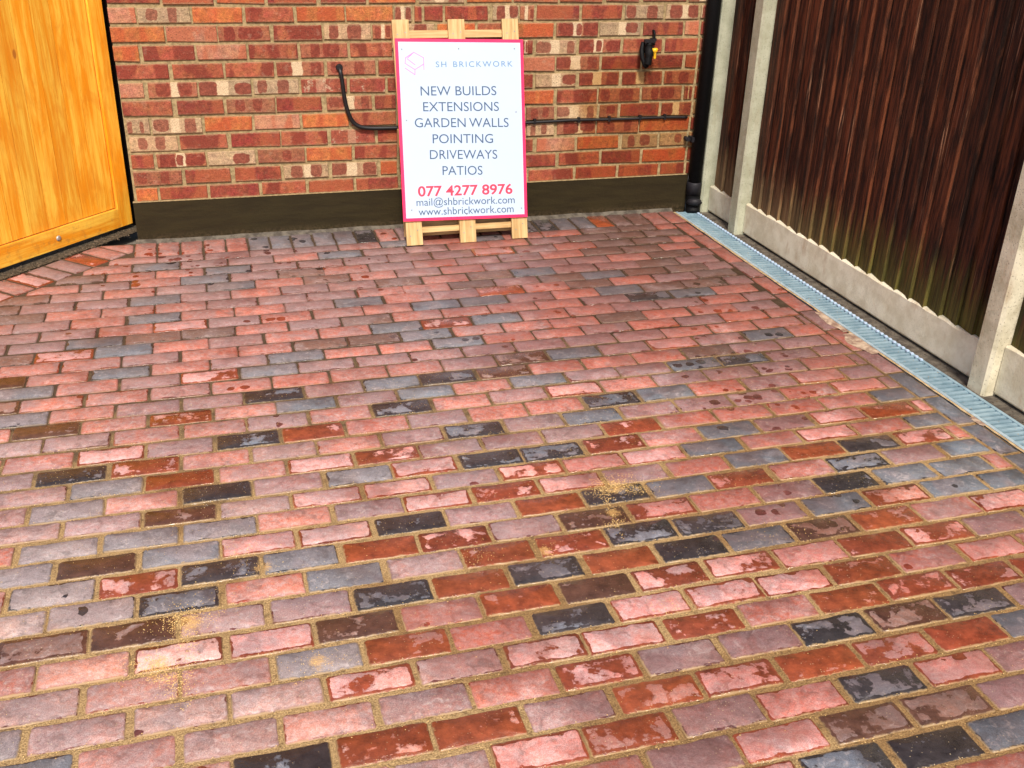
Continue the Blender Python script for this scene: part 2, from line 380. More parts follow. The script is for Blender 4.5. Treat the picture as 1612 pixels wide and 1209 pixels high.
M['yellow'] = plain('yellow plastic', (.95, .50, .02), .35)
M['white'] = plain('white sign face', (.455, .55, .70), .35, 0, .4, .02, 3)
M['red'] = plain('red sign border', (.95, .028, .12), .35, 0, .4, .05)
M['navy'] = plain('slate blue print', (.055, .095, .17), .4, 0, .4, .05)
M['sky_blue'] = plain('soft blue print', (.11, .22, .38), .4, 0, .4, .05)
M['red_print'] = plain('red print', (.82, .05, .09), .4, 0, .4, .05)
M['pink_print'] = plain('faint pink print', (.80, .45, .55), .4, 0, .4, .03)
M['magenta'] = plain('magenta print', (.62, .22, .52), .4, 0, .4, .05)
M['steel'] = plain('dull zinc screw', (.30, .30, .30), .4, .8)
M['bolt'] = plain('bright zinc bolt', (.50, .48, .42), .35, .6)
M['grain'] = mottled('golden sand grains', (.55, .31, .09), (.88, .62, .26), 300, .8, .1, .001)
M['grit'] = mottled('grit and debris', (.025, .018, .010), (.14, .10, .065), 70, .9, .3, .002)

# ------------------------------------------------------------------ mesh helpers
def link(name, me, mat=None, parent=None, loc=None, rot=None):
    o = bpy.data.objects.new(name, me); COL.objects.link(o)
    if mat is not None and me is not None and not me.materials: me.materials.append(mat)
    if parent is not None: o.parent = parent
    if loc is not None: o.location = loc
    if rot is not None: o.rotation_euler = rot
    return o
def thing(name, label, cat, loc=(0, 0, 0), rot=(0, 0, 0)):
    o = bpy.data.objects.new(name, None); COL.objects.link(o); o.location = loc; o.rotation_euler = rot
    o.empty_display_size = .1
    o['label'] = label; o['category'] = cat
    return o
def mesh(name, vs, fs, smooth=False):
    me = bpy.data.meshes.new(name); me.from_pydata([tuple(v) for v in vs], [], fs)
    me.validate(); me.update()
    if smooth:
        for p in me.polygons: p.use_smooth = True
    return me
def box_bm(bm, x0, x1, y0, y1, z0, z1):
    v = [bm.verts.new(p) for p in ((x0, y0, z0), (x1, y0, z0), (x1, y1, z0), (x0, y1, z0), (x0, y0, z1), (x1, y0, z1), (x1, y1, z1), (x0, y1, z1))]
    for f in ((0, 3, 2, 1), (4, 5, 6, 7), (0, 1, 5, 4), (1, 2, 6, 5), (2, 3, 7, 6), (3, 0, 4, 7)): bm.faces.new([v[i] for i in f])
    return v
def box(name, x0, x1, y0, y1, z0, z1, bev=0, seg=1, jit=0, cuts=0):
    bm = bmesh.new(); box_bm(bm, x0, x1, y0, y1, z0, z1)
    if cuts: bmesh.ops.subdivide_edges(bm, edges=bm.edges[:], cuts=cuts, use_grid_fill=True)
    if jit:
        for v in bm.verts: v.co += Vector([random.uniform(-jit, jit) for _ in range(3)])
    if bev: bmesh.ops.bevel(bm, geom=[e for e in bm.edges if e.calc_face_angle(0) > .6], offset=bev, segments=seg, affect='EDGES', profile=.5)
    bmesh.ops.recalc_face_normals(bm, faces=bm.faces)
    me = bpy.data.meshes.new(name); bm.to_mesh(me); bm.free(); return me
def tube(name, pts, r, n=10, smooth=True, cap=True):
    pts = [Vector(p) for p in pts]; vs = []; fs = []
    rr = r if isinstance(r, (list, tuple)) else [r] * len(pts)
    up = Vector((0, 0, 1)); last = None
    for i, p in enumerate(pts):
        d = (pts[min(i + 1, len(pts) - 1)] - pts[max(i - 1, 0)]).normalized()
        a = last if last is not None else (up if abs(d.z) < .9 else Vector((1, 0, 0)))
        a = (a - d * a.dot(d)).normalized(); last = a; b = d.cross(a)
        for k in range(n):
            t = 2 * math.pi * k / n
            vs.append(p + (a * math.cos(t) + b * math.sin(t)) * rr[i])
    for i in range(len(pts) - 1):
        for k in range(n): fs.append((i * n + k, i * n + (k + 1) % n, (i + 1) * n + (k + 1) % n, (i + 1) * n + k))
    if cap: fs.append(tuple(range(n))[::-1]); fs.append(tuple((len(pts) - 1) * n + k for k in range(n)))
    me = mesh(name, vs, fs)
    for p in me.polygons: p.use_smooth = smooth and len(p.vertices) == 4
    return me
def crom(pts, k=6):
    P = [Vector(p) for p in pts]; P = [P[0]] + P + [P[-1]]; o = []
    for i in range(1, len(P) - 2):
        for j in range(k):
            t = j / k
            o.append(.5 * ((2 * P[i]) + (-P[i - 1] + P[i + 1]) * t + (2 * P[i - 1] - 5 * P[i] + 4 * P[i + 1] - P[i + 2]) * t * t + (-P[i - 1] + 3 * P[i] - 3 * P[i + 1] + P[i + 2]) * t ** 3))
    o.append(P[-2]); return o

# the drain and the fence run at a hair's angle to the wall: s metres out from it, n metres to the right
SK = .0185
def side(x0, s): return x0 + SK * s
def side_strip(name, a0, a1, s0, s1, z, step=.12, wav=0):
    vs = []; fs = []; k = max(1, int((s1 - s0) / step))
    for i in range(k + 1):
        s = s0 + (s1 - s0) * i / k
        vs.append((side(a0, s) + random.uniform(-wav, wav), -s, z)); vs.append((side(a1, s), -s, z))
    for i in range(k): fs.append((2 * i, 2 * i + 1, 2 * i + 3, 2 * i + 2)[::-1])
    return mesh(name, vs, fs)

# what stands where: pavers whose colour stands out (x, y in metres), and the wall's bricks course by course (left, right, kind)
SEEN = {
    'g': [(-0.28,-0.31), (0.04,-0.43), (-0.06,-0.53), (0.22,-0.10), (0.27,-0.16), (0.37,-0.14), (0.46,-0.13), (-0.26,-0.70), (0.51,-0.91), (0.80,-1.00), (1.00,-1.01), (-0.26,-0.91), (0.61,-1.18), (0.98,-1.20), (-0.46,-1.07), (0.71,-1.27), (-0.36,-1.16), (0.22,-1.36), (-0.36,-1.34), (0.13,-1.46), (0.51,-1.64), (-0.63,-1.45), (0.60,-1.72), (0.23,-1.73), (-0.62,-1.64), (-0.37,-2.11), (0.32,-2.18), (-0.47,-2.19), (-0.27,-2.37), (-0.08,-2.38), (-0.17,-2.48), (-0.53,-2.47), (0.12,-2.56), (-0.47,-2.56), (0.22,-2.64), (-0.38,-2.65), (-0.51,-2.65), (0.12,-2.93), (-0.49,-3.03), (-0.41,-3.08), (1.19,-2.45), (1.99,-2.63), (1.59,-2.62), (1.28,-2.72), (1.74,-3.16), (1.44,-3.47), (1.83,-1.09), (1.97,-1.52), (1.68,-1.70), (1.42,-1.91), (2.11,-2.07), (2.23,-2.10), (2.23,-2.29), (1.48,-2.16), (1.37,-2.26), (1.48,-2.35), (1.89,-2.52), (2.08,-2.53), (2.13,-2.43), (2.19,-2.62), (1.61,-0.13), (1.70,-0.15), (1.27,-0.74), (1.57,-0.83), (1.56,-1.01), (1.82,-1.08), (1.02,-1.19), (1.19,-1.54), (1.54,-1.72), (1.37,-1.91), (1.08,-2.00), (1.31,-2.27)],
    'k': [(0.66,-0.17), (0.70,-1.63), (0.13,-1.64), (0.51,-1.83), (0.70,-2.00), (0.03,-1.92), (0.71,-2.18), (-0.47,-2.01), (-0.07,-2.19), (0.41,-2.46), (-0.09,-2.56), (-0.17,-2.66), (0.31,-2.73), (0.02,-3.18), (0.99,-2.44), (1.66,-2.55), (1.00,-2.63), (1.19,-2.62), (0.71,-2.74), (1.08,-2.73), (0.70,-2.91), (1.28,-3.10), (1.69,-3.10), (1.29,-3.29), (1.12,-3.45), (1.30,-3.46), (1.77,-1.72), (1.87,-2.35), (1.76,-2.44), (1.68,-2.52), (1.50,-0.11), (1.66,-1.09), (1.16,-1.90), (0.78,-2.01), (0.75,-2.17), (0.90,-2.18), (0.93,-2.43), (1.04,-2.44)],
    'l': [(0.33,-0.72), (0.03,-0.81), (0.30,-0.89), (-0.73,-0.67), (-0.65,-1.07), (0.03,-1.18), (-0.31,-1.26), (0.03,-1.36), (0.52,-1.45), (0.70,-1.46), (0.33,-1.46), (0.90,-1.46), (-0.26,-1.45), (0.31,-1.64), (0.41,-1.73), (-0.26,-1.65), (-0.08,-1.64), (0.12,-1.83), (-0.45,-1.84), (0.51,-2.00), (0.13,-2.01), (-0.60,-2.02), (0.61,-2.27), (-0.56,-2.09), (0.66,-0.39), (0.85,-0.45), (-0.16,-1.92), (0.03,-0.34), (-0.54,-2.29), (0.41,-2.65), (0.12,-2.73), (-0.06,-2.74), (0.41,-3.02), (0.02,-3.02), (-0.19,-3.02), (-0.08,-3.11), (1.47,-2.55), (0.72,-2.55), (1.38,-2.64), (0.90,-3.11), (1.09,-3.10), (1.62,-3.28), (0.61,-3.19), (0.89,-3.29), (1.52,-3.37), (0.79,-3.38), (2.05,-1.29), (1.85,-1.80), (1.48,-2.00), (1.95,-1.67), (2.13,-1.71), (2.14,-1.88), (2.26,-0.82), (1.37,-0.46), (1.37,-0.63), (1.62,-0.73), (1.46,-1.10), (1.73,-1.35), (1.07,-1.01), (1.56,-1.19), (1.75,-1.19), (1.07,-1.46), (1.28,-1.46), (1.47,-1.45), (0.95,-1.46), (1.37,-1.54), (1.16,-1.72), (1.37,-1.72), (0.89,-1.81), (1.28,-2.00), (1.44,-1.98), (0.89,-1.99), (0.99,-2.08), (1.14,-2.44)],
    'n': [(0.52,-1.27), (0.29,-1.28), (0.90,-1.66), (-0.56,-1.74), (-0.69,-1.34), (-0.69,-1.17), (-0.71,-0.59), (-0.75,-0.76), (-0.68,-1.52), (-0.06,-1.09), (0.39,-0.51), (0.43,-0.64), (0.68,-0.75), (0.96,-0.84), (-0.17,-2.27), (-0.38,-2.48), (0.21,-2.82), (-0.25,-2.75), (-0.45,-2.74), (0.90,-2.54), (1.47,-2.73), (0.79,-2.82), (1.47,-3.10), (1.20,-3.38), (1.37,-3.38), (2.00,-0.86), (1.92,-0.31), (1.99,-0.37), (2.02,-0.45), (1.90,-0.51), (1.88,-0.17), (1.85,-0.70), (1.88,-0.83), (1.76,-0.56), (1.99,-0.59), (0.95,-1.55)],
    'm': [(-0.02,-1.45), (0.17,-1.93), (-0.31,-1.92), (0.28,-2.10), (0.47,-2.08), (0.50,-2.18), (0.21,-2.27), (0.68,-2.38), (0.51,-2.54), (0.22,-2.47), (0.02,-2.47), (-0.28,-2.57), (0.01,-2.83), (-0.18,-2.83), (0.76,-2.35), (1.08,-2.54), (0.80,-2.64), (1.17,-2.82), (0.98,-2.83), (1.56,-2.82), (1.78,-2.81), (1.08,-2.91), (1.28,-2.91), (0.89,-2.91), (0.99,-3.01), (1.59,-3.00), (0.60,-3.00), (0.80,-3.01), (1.38,-3.19), (1.57,-3.20), (0.71,-3.10), (0.99,-3.19), (1.49,-3.29), (1.09,-3.28), (0.53,-3.29), (0.99,-3.38), (1.80,-2.22), (1.08,-2.18), (0.79,-2.27), (0.99,-2.27), (0.89,-2.35), (1.24,-2.27), (1.06,-1.82)],
    'r': [(-0.17,-1.74), (-0.17,-2.10), (0.31,-2.55), (0.50,-2.73), (0.31,-2.93), (0.21,-3.17), (0.40,-3.19), (0.52,-2.63), (0.87,-2.39), (0.80,-2.46), (1.78,-2.63), (1.68,-2.71), (0.90,-2.72), (1.47,-2.91), (0.62,-2.82), (1.39,-3.01), (1.20,-3.21), (0.81,-3.19), (0.70,-3.29), (1.63,-2.35), (1.98,-0.73), (2.12,-2.20), (1.78,-0.17), (2.00,-0.71)],
}
COURSES = [
    [(-0.330,-0.126,'R'), (-0.117,0.086,'R'), (0.100,0.292,'O'), (0.304,0.508,'R'), (0.524,0.719,'R'), (1.598,1.803,'R'), (1.820,1.983,'W'), (2.001,2.222,'R')],
    [(-0.335,-0.224,'P'), (-0.222,-0.011,'C'), (-0.004,0.198,'O'), (0.208,0.409,'T'), (0.420,0.626,'O'), (0.632,0.833,'O'), (0.839,0.917,'C'), (0.973,1.056,'R'), (1.065,1.262,'R'), (1.282,1.406,'C'), (1.410,1.478,'K'), (1.488,1.694,'R'), (1.706,1.903,'R'), (1.918,2.110,'C'), (2.122,2.289,'C')],
    [(-0.332,-0.122,'O'), (-0.115,0.088,'P'), (0.090,0.306,'K'), (0.318,0.525,'T'), (0.533,0.735,'C'), (0.742,0.833,'K'), (1.401,1.573,'O'), (1.587,1.789,'K'), (1.798,2.001,'C'), (2.013,2.219,'R'), (2.228,2.299,'P')],
    [(-0.332,-0.231,'O'), (-0.217,-0.010,'T'), (-0.001,0.202,'P'), (0.212,0.416,'T'), (0.428,0.631,'K'), (0.642,0.827,'T'), (1.409,1.477,'K'), (1.491,1.689,'C'), (1.701,1.907,'K'), (1.919,2.118,'T'), (2.133,2.302,'R')],
    [(-0.329,-0.123,'T'), (-0.109,0.100,'T'), (0.107,0.312,'T'), (0.320,0.312,'T'), (0.322,0.525,'K'), (0.539,0.751,'K'), (0.762,0.842,'R'), (1.434,1.586,'P'), (1.595,1.806,'K'), (1.818,2.016,'R'), (2.025,2.231,'R'), (2.246,2.303,'R')],
    [(-0.327,-0.231,'P'), (-0.215,-0.014,'K'), (-0.007,0.209,'C'), (0.219,0.412,'C'), (0.422,0.622,'W'), (0.633,0.793,'W'), (0.802,0.866,'R'), (1.403,1.483,'R'), (1.495,1.693,'C'), (1.711,1.911,'K'), (1.926,2.134,'K'), (2.143,2.303,'K')],
    [(-0.326,-0.126,'T'), (-0.107,0.088,'R'), (0.098,0.306,'K'), (0.309,0.508,'R'), (0.527,0.731,'K'), (0.742,0.839,'R'), (1.440,1.588,'O'), (1.603,1.805,'T'), (1.811,2.024,'K'), (2.036,2.242,'K'), (2.255,2.299,'K')],
    [(-0.319,-0.226,'C'), (-0.219,-0.010,'C'), (-0.000,0.201,'O'), (0.209,0.408,'P'), (0.418,0.623,'O'), (0.636,0.838,'T'), (1.454,1.595,'K'), (1.607,1.810,'C'), (1.822,1.917,'K'), (1.929,2.131,'R'), (2.143,2.302,'K')],
    [(-0.319,-0.119,'C'), (-0.112,0.089,'T'), (0.104,0.318,'R'), (0.319,0.526,'T'), (0.539,0.740,'W'), (0.751,0.842,'R'), (1.457,1.598,'C'), (1.610,1.809,'K'), (1.815,2.029,'K'), (2.035,2.298,'O')],
    [(-0.321,-0.227,'R'), (-0.217,-0.008,'K'), (-0.003,0.204,'C'), (0.214,0.419,'K'), (0.426,0.632,'O'), (0.643,0.840,'T'), (1.412,1.495,'R'), (1.512,1.707,'P'), (1.717,1.932,'O'), (1.950,2.139,'C'), (2.149,2.293,'C')],
    [(-0.321,-0.118,'K'), (-0.106,0.090,'R'), (0.106,0.310,'R'), (0.321,0.521,'C'), (0.536,0.746,'C'), (0.760,0.838,'O'), (1.462,1.612,'R'), (1.627,1.838,'T'), (1.850,2.051,'R'), (2.064,2.296,'O')],
    [(-0.318,-0.228,'O'), (-0.218,-0.018,'R'), (-0.008,0.208,'R'), (0.221,0.415,'T'), (0.428,0.634,'R'), (0.644,0.842,'R'), (1.476,1.707,'T'), (1.719,1.931,'R'), (1.943,2.154,'R'), (2.167,2.297,'T')],
]

# ------------------------------------------------------------------ ground
g = link('ground', mesh('ground', [(-60, -60, -.05), (60, -60, -.05), (60, 60, -.05), (-60, 60, -.05)], [(0, 1, 2, 3)]), M['ground'])
g['kind'] = 'structure'

# ------------------------------------------------------------------ paving
PX, LEN, WID = .1925, .181, .0790
ROWY = [-.205, -.288, -.385, -.485, -.580, -.675, -.770, -.858, -.950, -1.043, -1.132, -1.228, -1.318, -1.405, -1.495, -1.592,
        -1.684, -1.770, -1.864, -1.961, -2.052, -2.142, -2.235, -2.321, -2.411, -2.502, -2.596, -2.690, -2.785, -2.878, -2.971, -3.060, -3.152]
while ROWY[-1] > -3.9: ROWY.append(ROWY[-1] - .0925)
GT = Vector((.690, .724)); GN = Vector((.724, -.690))          # along the gate / into the yard
G0 = Vector((-.496, -.010))                                    # a point of the outer line of the gate edging
gband0, gband1 = 0.0, .186
DR0 = 2.249                                                    # left edge of the drain at the wall
STY = {  # wet body, dry skin, dryness
 'p': ((.185, .036, .018), (.49, .190, .150), .88), 'l': ((.11, .034, .028), (.335, .190, .182), .84),
 'g': ((.036, .031, .034), (.155, .17, .195), .82), 'k': ((.036, .029, .029), (.15, .155, .18), .10),
 'n': ((.080, .034, .021), (.27, .16, .13), .10), 'r': ((.21, .048, .018), (.52, .24, .19), .04),
 'm': ((.19, .042, .019), (.66, .315, .285), .22), 'd': ((.06, .028, .020), (.19, .098, .072), .78)}
LOOK = [(x, y, t) for t, l in SEEN.items() for x, y in l]
def style_at(x, y, rad=.062):
    best = None
    for a, b, t in LOOK:
        d = ((a - x) / 1.9) ** 2 + ((b - y) / 1.0) ** 2
        if d < rad ** 2 and (best is None or d < best[0]): best = (d, t)
    if best:
        if best[1] == 'n' and y > -1.35: return 'd'
        if best[1] in 'rk' and y > -.75 and x > 1.2 and y < -.2: return 'l'
        return best[1]
    r = random.random()
    if y > -1.0 and x > 1.3: return 'd' if r < .25 else ('l' if r < .5 else 'p')
    if y < -2.2 and x > .2: return 'm' if r < .45 else ('p' if r < .85 else 'l')
    return 'm' if r < .07 else ('l' if r < .32 else ('d' if r < .38 else ('g' if r < .41 else 'p')))
def clip(poly, pt, nrm):      # keep the side the normal points to
    o = []
    for i, a in enumerate(poly):
        b = poly[(i + 1) % len(poly)]
        da = (a - pt).dot(nrm); db = (b - pt).dot(nrm)
        if da >= 0: o.append(a)
        if (da >= 0) != (db >= 0): o.append(a + (b - a) * (da / (da - db)))
    return o
def outline(hx, hy, rc, jit, rng):
    pts = []
    for sx, sy, a0 in ((1, 1, 0), (-1, 1, 90), (-1, -1, 180), (1, -1, 270)):
        for a in (a0 + 15, a0 + 75):
            pts.append(Vector((sx * (hx - rc) + rc * math.cos(R(a)), sy * (hy - rc) + rc * math.sin(R(a)))))
        nx, ny = {0: (-1, 1), 90: (-1, -1), 180: (1, -1), 270: (1, 1)}[a0]
        k = 3 if sx * nx == -1 and sy * ny == 1 else 1
        pass
    o = []
    for i, p in enumerate(pts):
        q = pts[(i + 1) % len(pts)]; o.append(p)
        L = (q - p).length
        if L > .02:
            k = 3 if L > .1 else 1
            for j in range(1, k + 1):
                w_ = p + (q - p) * (j / (k + 1)); nn = Vector((q.y - p.y, p.x - q.x)).normalized()
                o.append(w_ + nn * rng.uniform(-jit, jit))
    return o
def slab(name, pts, rng, top=.0, depth=.045):
    c = sum(pts, Vector((0, 0))) / len(pts); n = len(pts); vs = []
    for p in pts: vs.append((p.x, p.y, -depth))
    for p in pts: vs.append((p.x, p.y, top - .0035))
    for p in pts:
        d = (c - p).normalized() * .004
        vs.append((p.x + d.x, p.y + d.y, top - .0006 + rng.uniform(-.0004, .0004)))
    vs.append((c.x, c.y, top + .0006))
    fs = []
    for i in range(n):
        j = (i + 1) % n
        fs.append((i, j, n + j, n + i)); fs.append((n + i, n + j, 2 * n + j, 2 * n + i)); fs.append((2 * n + i, 2 * n + j, 3 * n))
    me = mesh(name, vs, fs)
    for i, p in enumerate(me.polygons): p.use_smooth = (i % 3 != 0)
    return me
rng = random.Random(5)
VAR = [slab('paver_%d' % i, outline(LEN / 2, WID / 2, rng.uniform(.004, .009), .0023, rng), rng) for i in range(9)]
paving = bpy.data.objects.new('paving', None); COL.objects.link(paving); paving['kind'] = 'structure'
cam_inv = cam.matrix_world.inverted()
def screen(x, y, z=0):
    q = cam_inv @ Vector((x, y, z))
    if q.z > -.05: return None
    f = 36.325 / 36.0
    return (.5 + f * q.x / -q.z, .5 + f * q.y / -q.z * (1612 / 1209), -q.z)
slots = []      # every paver: (x, y, angle, mesh or None, polygon, style, size)
JSH = .0
def add_rect(cx, cy, hx, hy, ang, clips, st=None):
    ca, sa = math.cos(ang), math.sin(ang)
    rect = [Vector((cx + ca * a * hx - sa * b * hy, cy + sa * a * hx + ca * b * hy)) for a, b in ((-1, -1), (1, -1), (1, 1), (-1, 1))]
    poly = rect
    for pt, nrm in clips: poly = clip(poly, pt, nrm)
    if len(poly) < 3: return
    area = abs(sum(poly[i].x * poly[(i + 1) % len(poly)].y - poly[(i + 1) % len(poly)].x * poly[i].y for i in range(len(poly)))) / 2
    full = 4 * hx * hy
    if area < full * .13: return
    s = screen(cx, cy)
    if s is None or not (-.16 < s[0] < 1.16 and -.22 < s[1] < 1.2): return
    whole = area > full * .995
    slots.append([cx, cy, ang, whole, poly, st or style_at(cx, cy), (hx, hy), s])
drain_n = Vector((-1, -SK)).normalized()
# header course under the wall
k = 0
x = .2285 - .0965 * 6 + .0005
while x < 2.30:
    cx = x + .0965 / 2
    add_rect(cx + rng.uniform(-.001, .001), -.116, LEN / 2 - .003, .0905 / 2 - .001, R(90) + rng.uniform(-.008, .008),
             [(Vector((DR0 - .007, 0)), drain_n), (G0 + GN * .004, GN)])
    x += .0965
# header course along the gate
gs = -1.5
while gs < .42:
    c = G0 + GT * (gs) + GN * ((gband0 + gband1) / 2)
    if c.y < .06 and c.x < -.28:
        add_rect(c.x, c.y, LEN / 2, .0895 / 2 - .002, math.atan2(GN.y, GN.x), [(Vector((-.355, 0)), Vector((-1, 0))), (Vector((0, -.030)), Vector((0, -1)))], None)
    gs += .0955
# stretcher course beside the drain
s = .215
while s < 3.6:
    cx = side(DR0 - .008 - .041, s + .096)
    add_rect(cx, -(s + .096), .092, .037, R(90) + SK, [], None)
    s += .1925
# field, running bond
clipsF = [(Vector((DR0 - .008 - .041 - .041 - .006, 0)), drain_n), (G0 + GN * (gband1 + .006), GN)]
for r in range(len(ROWY) - 1):
    y0, y1 = ROWY[r], ROWY[r + 1]; cy = (y0 + y1) / 2
    drift = -.010 * max(0, -cy - .5) / 2.6
    j0 = (.131 if r % 2 == 0 else .2275) + drift
    hw = min(.0440, (y0 - y1) / 2 - (.0022 + .0026 * min(1, max(0, (-cy - .9) / 1.3))))
    for k in range(-12, 14):
        cx = j0 + PX * (k + .5) + rng.uniform(-.0035, .0035)
        tight = .0950 - .0026 * min(1, max(0, (-cy - .9) / 1.3))
        add_rect(cx, cy + rng.uniform(-.002, .002), tight + rng.uniform(-.002, .001), hw + rng.uniform(-.0012, .0008), rng.uniform(-.012, .012), clipsF)
def size_on_screen(s):
    vis = -.04 < s[7][0] < 1.04 and -.06 < s[7][1] < 1.03
    return (0 if vis else 1, s[7][2])
slots.sort(key=size_on_screen)
def vary(c, r, a):
    k = r.uniform(1 - a, 1 + a); h = r.uniform(-.05, .05)
    return (min(1, c[0] * k * (1 + h)), c[1] * k * (1 - h * .4), c[2] * k * (1 - h))
def looks(st, r, x=0, y=0):
    wcol, dcol, dr = STY[st]
    k = min(1, max(0, (-y - 1.2) / 1.3)) * min(1, max(0, (1.1 - x) / 1.3))      # sunlight painted in: near-left pavers get a paler dry colour
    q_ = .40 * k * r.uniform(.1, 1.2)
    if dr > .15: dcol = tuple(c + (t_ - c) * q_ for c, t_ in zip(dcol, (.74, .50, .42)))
    if st == 'm': dr = r.uniform(.02, .45)
    return vary(wcol, r, .18), vary(dcol, r, .13), min(1, max(0, dr + (r.uniform(-.16, .06) if dr > .6 else r.uniform(-.05, .16))))
mass = []
for i, (cx, cy, ang, whole, poly, st, (hx, hy), s) in enumerate(slots):
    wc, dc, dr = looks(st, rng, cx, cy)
    if i < 300:
        if whole:
            me = VAR[rng.randrange(len(VAR))]
            o = link('paver', me, M['paver'], paving, (cx, cy, rng.uniform(-.0018, .0018)), (rng.uniform(-.011, .011), rng.uniform(-.007, .007), ang + (math.pi if rng.random() < .5 else 0)))
            o.scale = (hx / (LEN / 2), hy / (WID / 2), 1)
            o['half_size'] = (LEN / 2, WID / 2, 0.0)
        else:
            c = Vector((cx, cy))
            pp = [Vector((math.cos(-ang) * (q.x - cx) - math.sin(-ang) * (q.y - cy), math.sin(-ang) * (q.x - cx) + math.cos(-ang) * (q.y - cy))) for q in poly]
            o = link('paver', slab('cut_paver', pp, rng), M['paver'], paving, (cx, cy, 0), (0, 0, ang))
            o['half_size'] = (hx, hy, 0.0)
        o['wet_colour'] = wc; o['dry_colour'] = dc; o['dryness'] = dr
    else:
        mass.append((cx, cy, ang, whole, poly, wc, dc, dr, hx, hy))
# the pavers past the three hundred nearest, in one mesh
V = []; F = []; A = {'wet_colour': [], 'dry_colour': [], 'half_size': [], 'local_place': [], 'dryness': [], 'chance': []}; SM = []
for (cx, cy, ang, whole, poly, wc, dc, dr, hx, hy) in mass:
    ca, sa = math.cos(ang), math.sin(ang)
    if whole:
        me = VAR[rng.randrange(len(VAR))]; lv = [v.co.copy() for v in me.vertices]
        for v in lv: v.x *= hx / (LEN / 2); v.y *= hy / (WID / 2)
    else:
        pp = [Vector((ca * (q.x - cx) + sa * (q.y - cy), -sa * (q.x - cx) + ca * (q.y - cy))) for q in poly]
        me = slab('tmp', pp, rng); lv = [v.co.copy() for v in me.vertices]
    b = len(V); ch = rng.random(); dz = rng.uniform(-.0018, .0018)
    for v in lv: V.append((cx + ca * v.x - sa * v.y, cy + sa * v.x + ca * v.y, v.z + dz))
    for p in me.polygons: F.append(tuple(b + q for q in p.vertices)); SM.append(p.use_smooth)
    for v in lv:
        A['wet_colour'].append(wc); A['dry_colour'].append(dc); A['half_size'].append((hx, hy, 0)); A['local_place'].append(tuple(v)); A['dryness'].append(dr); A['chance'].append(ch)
if mass:
    me = bpy.data.meshes.new('paver_field'); me.from_pydata(V, [], F)
    for k_, vals in A.items():
        if k_ in ('dryness', 'chance'):
            a = me.attributes.new(k_, 'FLOAT', 'POINT'); a.data.foreach_set('value', vals)
        else:
            a = me.attributes.new(k_, 'FLOAT_VECTOR', 'POINT'); a.data.foreach_set('vector', [c for v in vals for c in v])
    me.polygons.foreach_set('use_smooth', SM); me.update()
    o = link('paver_field', me, M['paver_mass'], paving); o['kind'] = 'stuff'
# sand bed the pavers sit in: its surface lies just under their arrises
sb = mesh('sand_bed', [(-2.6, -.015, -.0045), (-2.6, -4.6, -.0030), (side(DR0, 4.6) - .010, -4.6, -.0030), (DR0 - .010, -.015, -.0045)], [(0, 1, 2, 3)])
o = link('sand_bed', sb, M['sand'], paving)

# dark soil strip between edging and gate, with grit
def gate_pt(a, n, z): q = G0 + GT * a + GN * n; return (q.x, q.y, z)
ds = mesh('soil_strip', [gate_pt(-2.4, -.75, .0), gate_pt(-2.4, -.002, .0), gate_pt(.28, -.002, .0), gate_pt(.28, -.75, .0)], [(0, 1, 2, 3)])
o = link('soil_strip', ds, M['dirt']); o['kind'] = 'structure'
def scatter(name, mat, spots, kind='stuff', parent=None):
    vs = []; fs = []
    for (x, y, z, r) in spots:
        b = len(vs); ax = [random.uniform(.6, 1.3) * r for _ in range(3)]; th = random.uniform(0, 3.1)
        for dx, dy, dz in ((1, 0, 0), (0, 1, 0), (-1, 0, 0), (0, -1, 0), (.2, .1, .8), (0, 0, -.6)):
            X, Y = dx * ax[0], dy * ax[1]
            vs.append((x + X * math.cos(th) - Y * math.sin(th), y + X * math.sin(th) + Y * math.cos(th), z + dz * ax[2]))
        for a, c_ in ((0, 1), (1, 2), (2, 3), (3, 0)): fs.append((b + a, b + c_, b + 4)); fs.append((b + c_, b + a, b + 5))
    o = link(name, mesh(name, vs, fs), mat, parent); o['kind'] = kind; return o
rs = random.Random(3)
sp = []
for _ in range(900):
    a = rs.uniform(-1.1, .22); n = rs.gauss(-.028, .022); q = gate_pt(a, n, .001); sp.append((q[0], q[1], .001, rs.uniform(.0015, .0055)))
scatter('grit', M['grit'], sp)
# spilled jointing sand: a few brushed heaps and grains left over the near pavers
sp = []
def heap(cx, cy, sx, sy, ang, n):
    sx *= 1.2; sy *= 1.2
    for _ in range(int(n * .8)):
        u, v = rs.gauss(0, sx), rs.gauss(0, sy)
        d = 1 - min(1, (u / sx / 2) ** 2 + (v / sy / 2) ** 2)
        sp.append((cx + u * math.cos(ang) - v * math.sin(ang), cy + u * math.sin(ang) + v * math.cos(ang), .0008 + rs.random() * .002 * d, rs.uniform(.0006, .0016)))
heap(.999, -2.413, .036, .022, .3, 700); heap(1.035, -2.44, .03, .016, -.3, 380); heap(.96, -2.45, .016, .03, 0, 200); heap(.947, -2.54, .005, .055, -.15, 150); heap(.94, -2.59, .018, .008, .2, 130)
heap(-.15, -2.715, .032, .022, .2, 520); heap(-.155, -2.775, .012, .045, .1, 420); heap(-.225, -2.85, .030, .020, -.4, 460); heap(-.19, -2.90, .024, .014, -.8, 380); heap(-.17, -2.95, .012, .03, 0.1, 220)
heap(.72, -2.66, .02, .02, 0, 60); heap(.93, -2.95, .02, .02, 0, 90); heap(.03, -2.56, .03, .02, 0, 80); heap(.12, -2.93, .04, .02, 0, 110); heap(-.02, -2.48, .03, .02, 0, 70); heap(.55, -2.63, .03, .02, 0, 80); heap(1.35, -2.74, .04, .03, 0, 60)
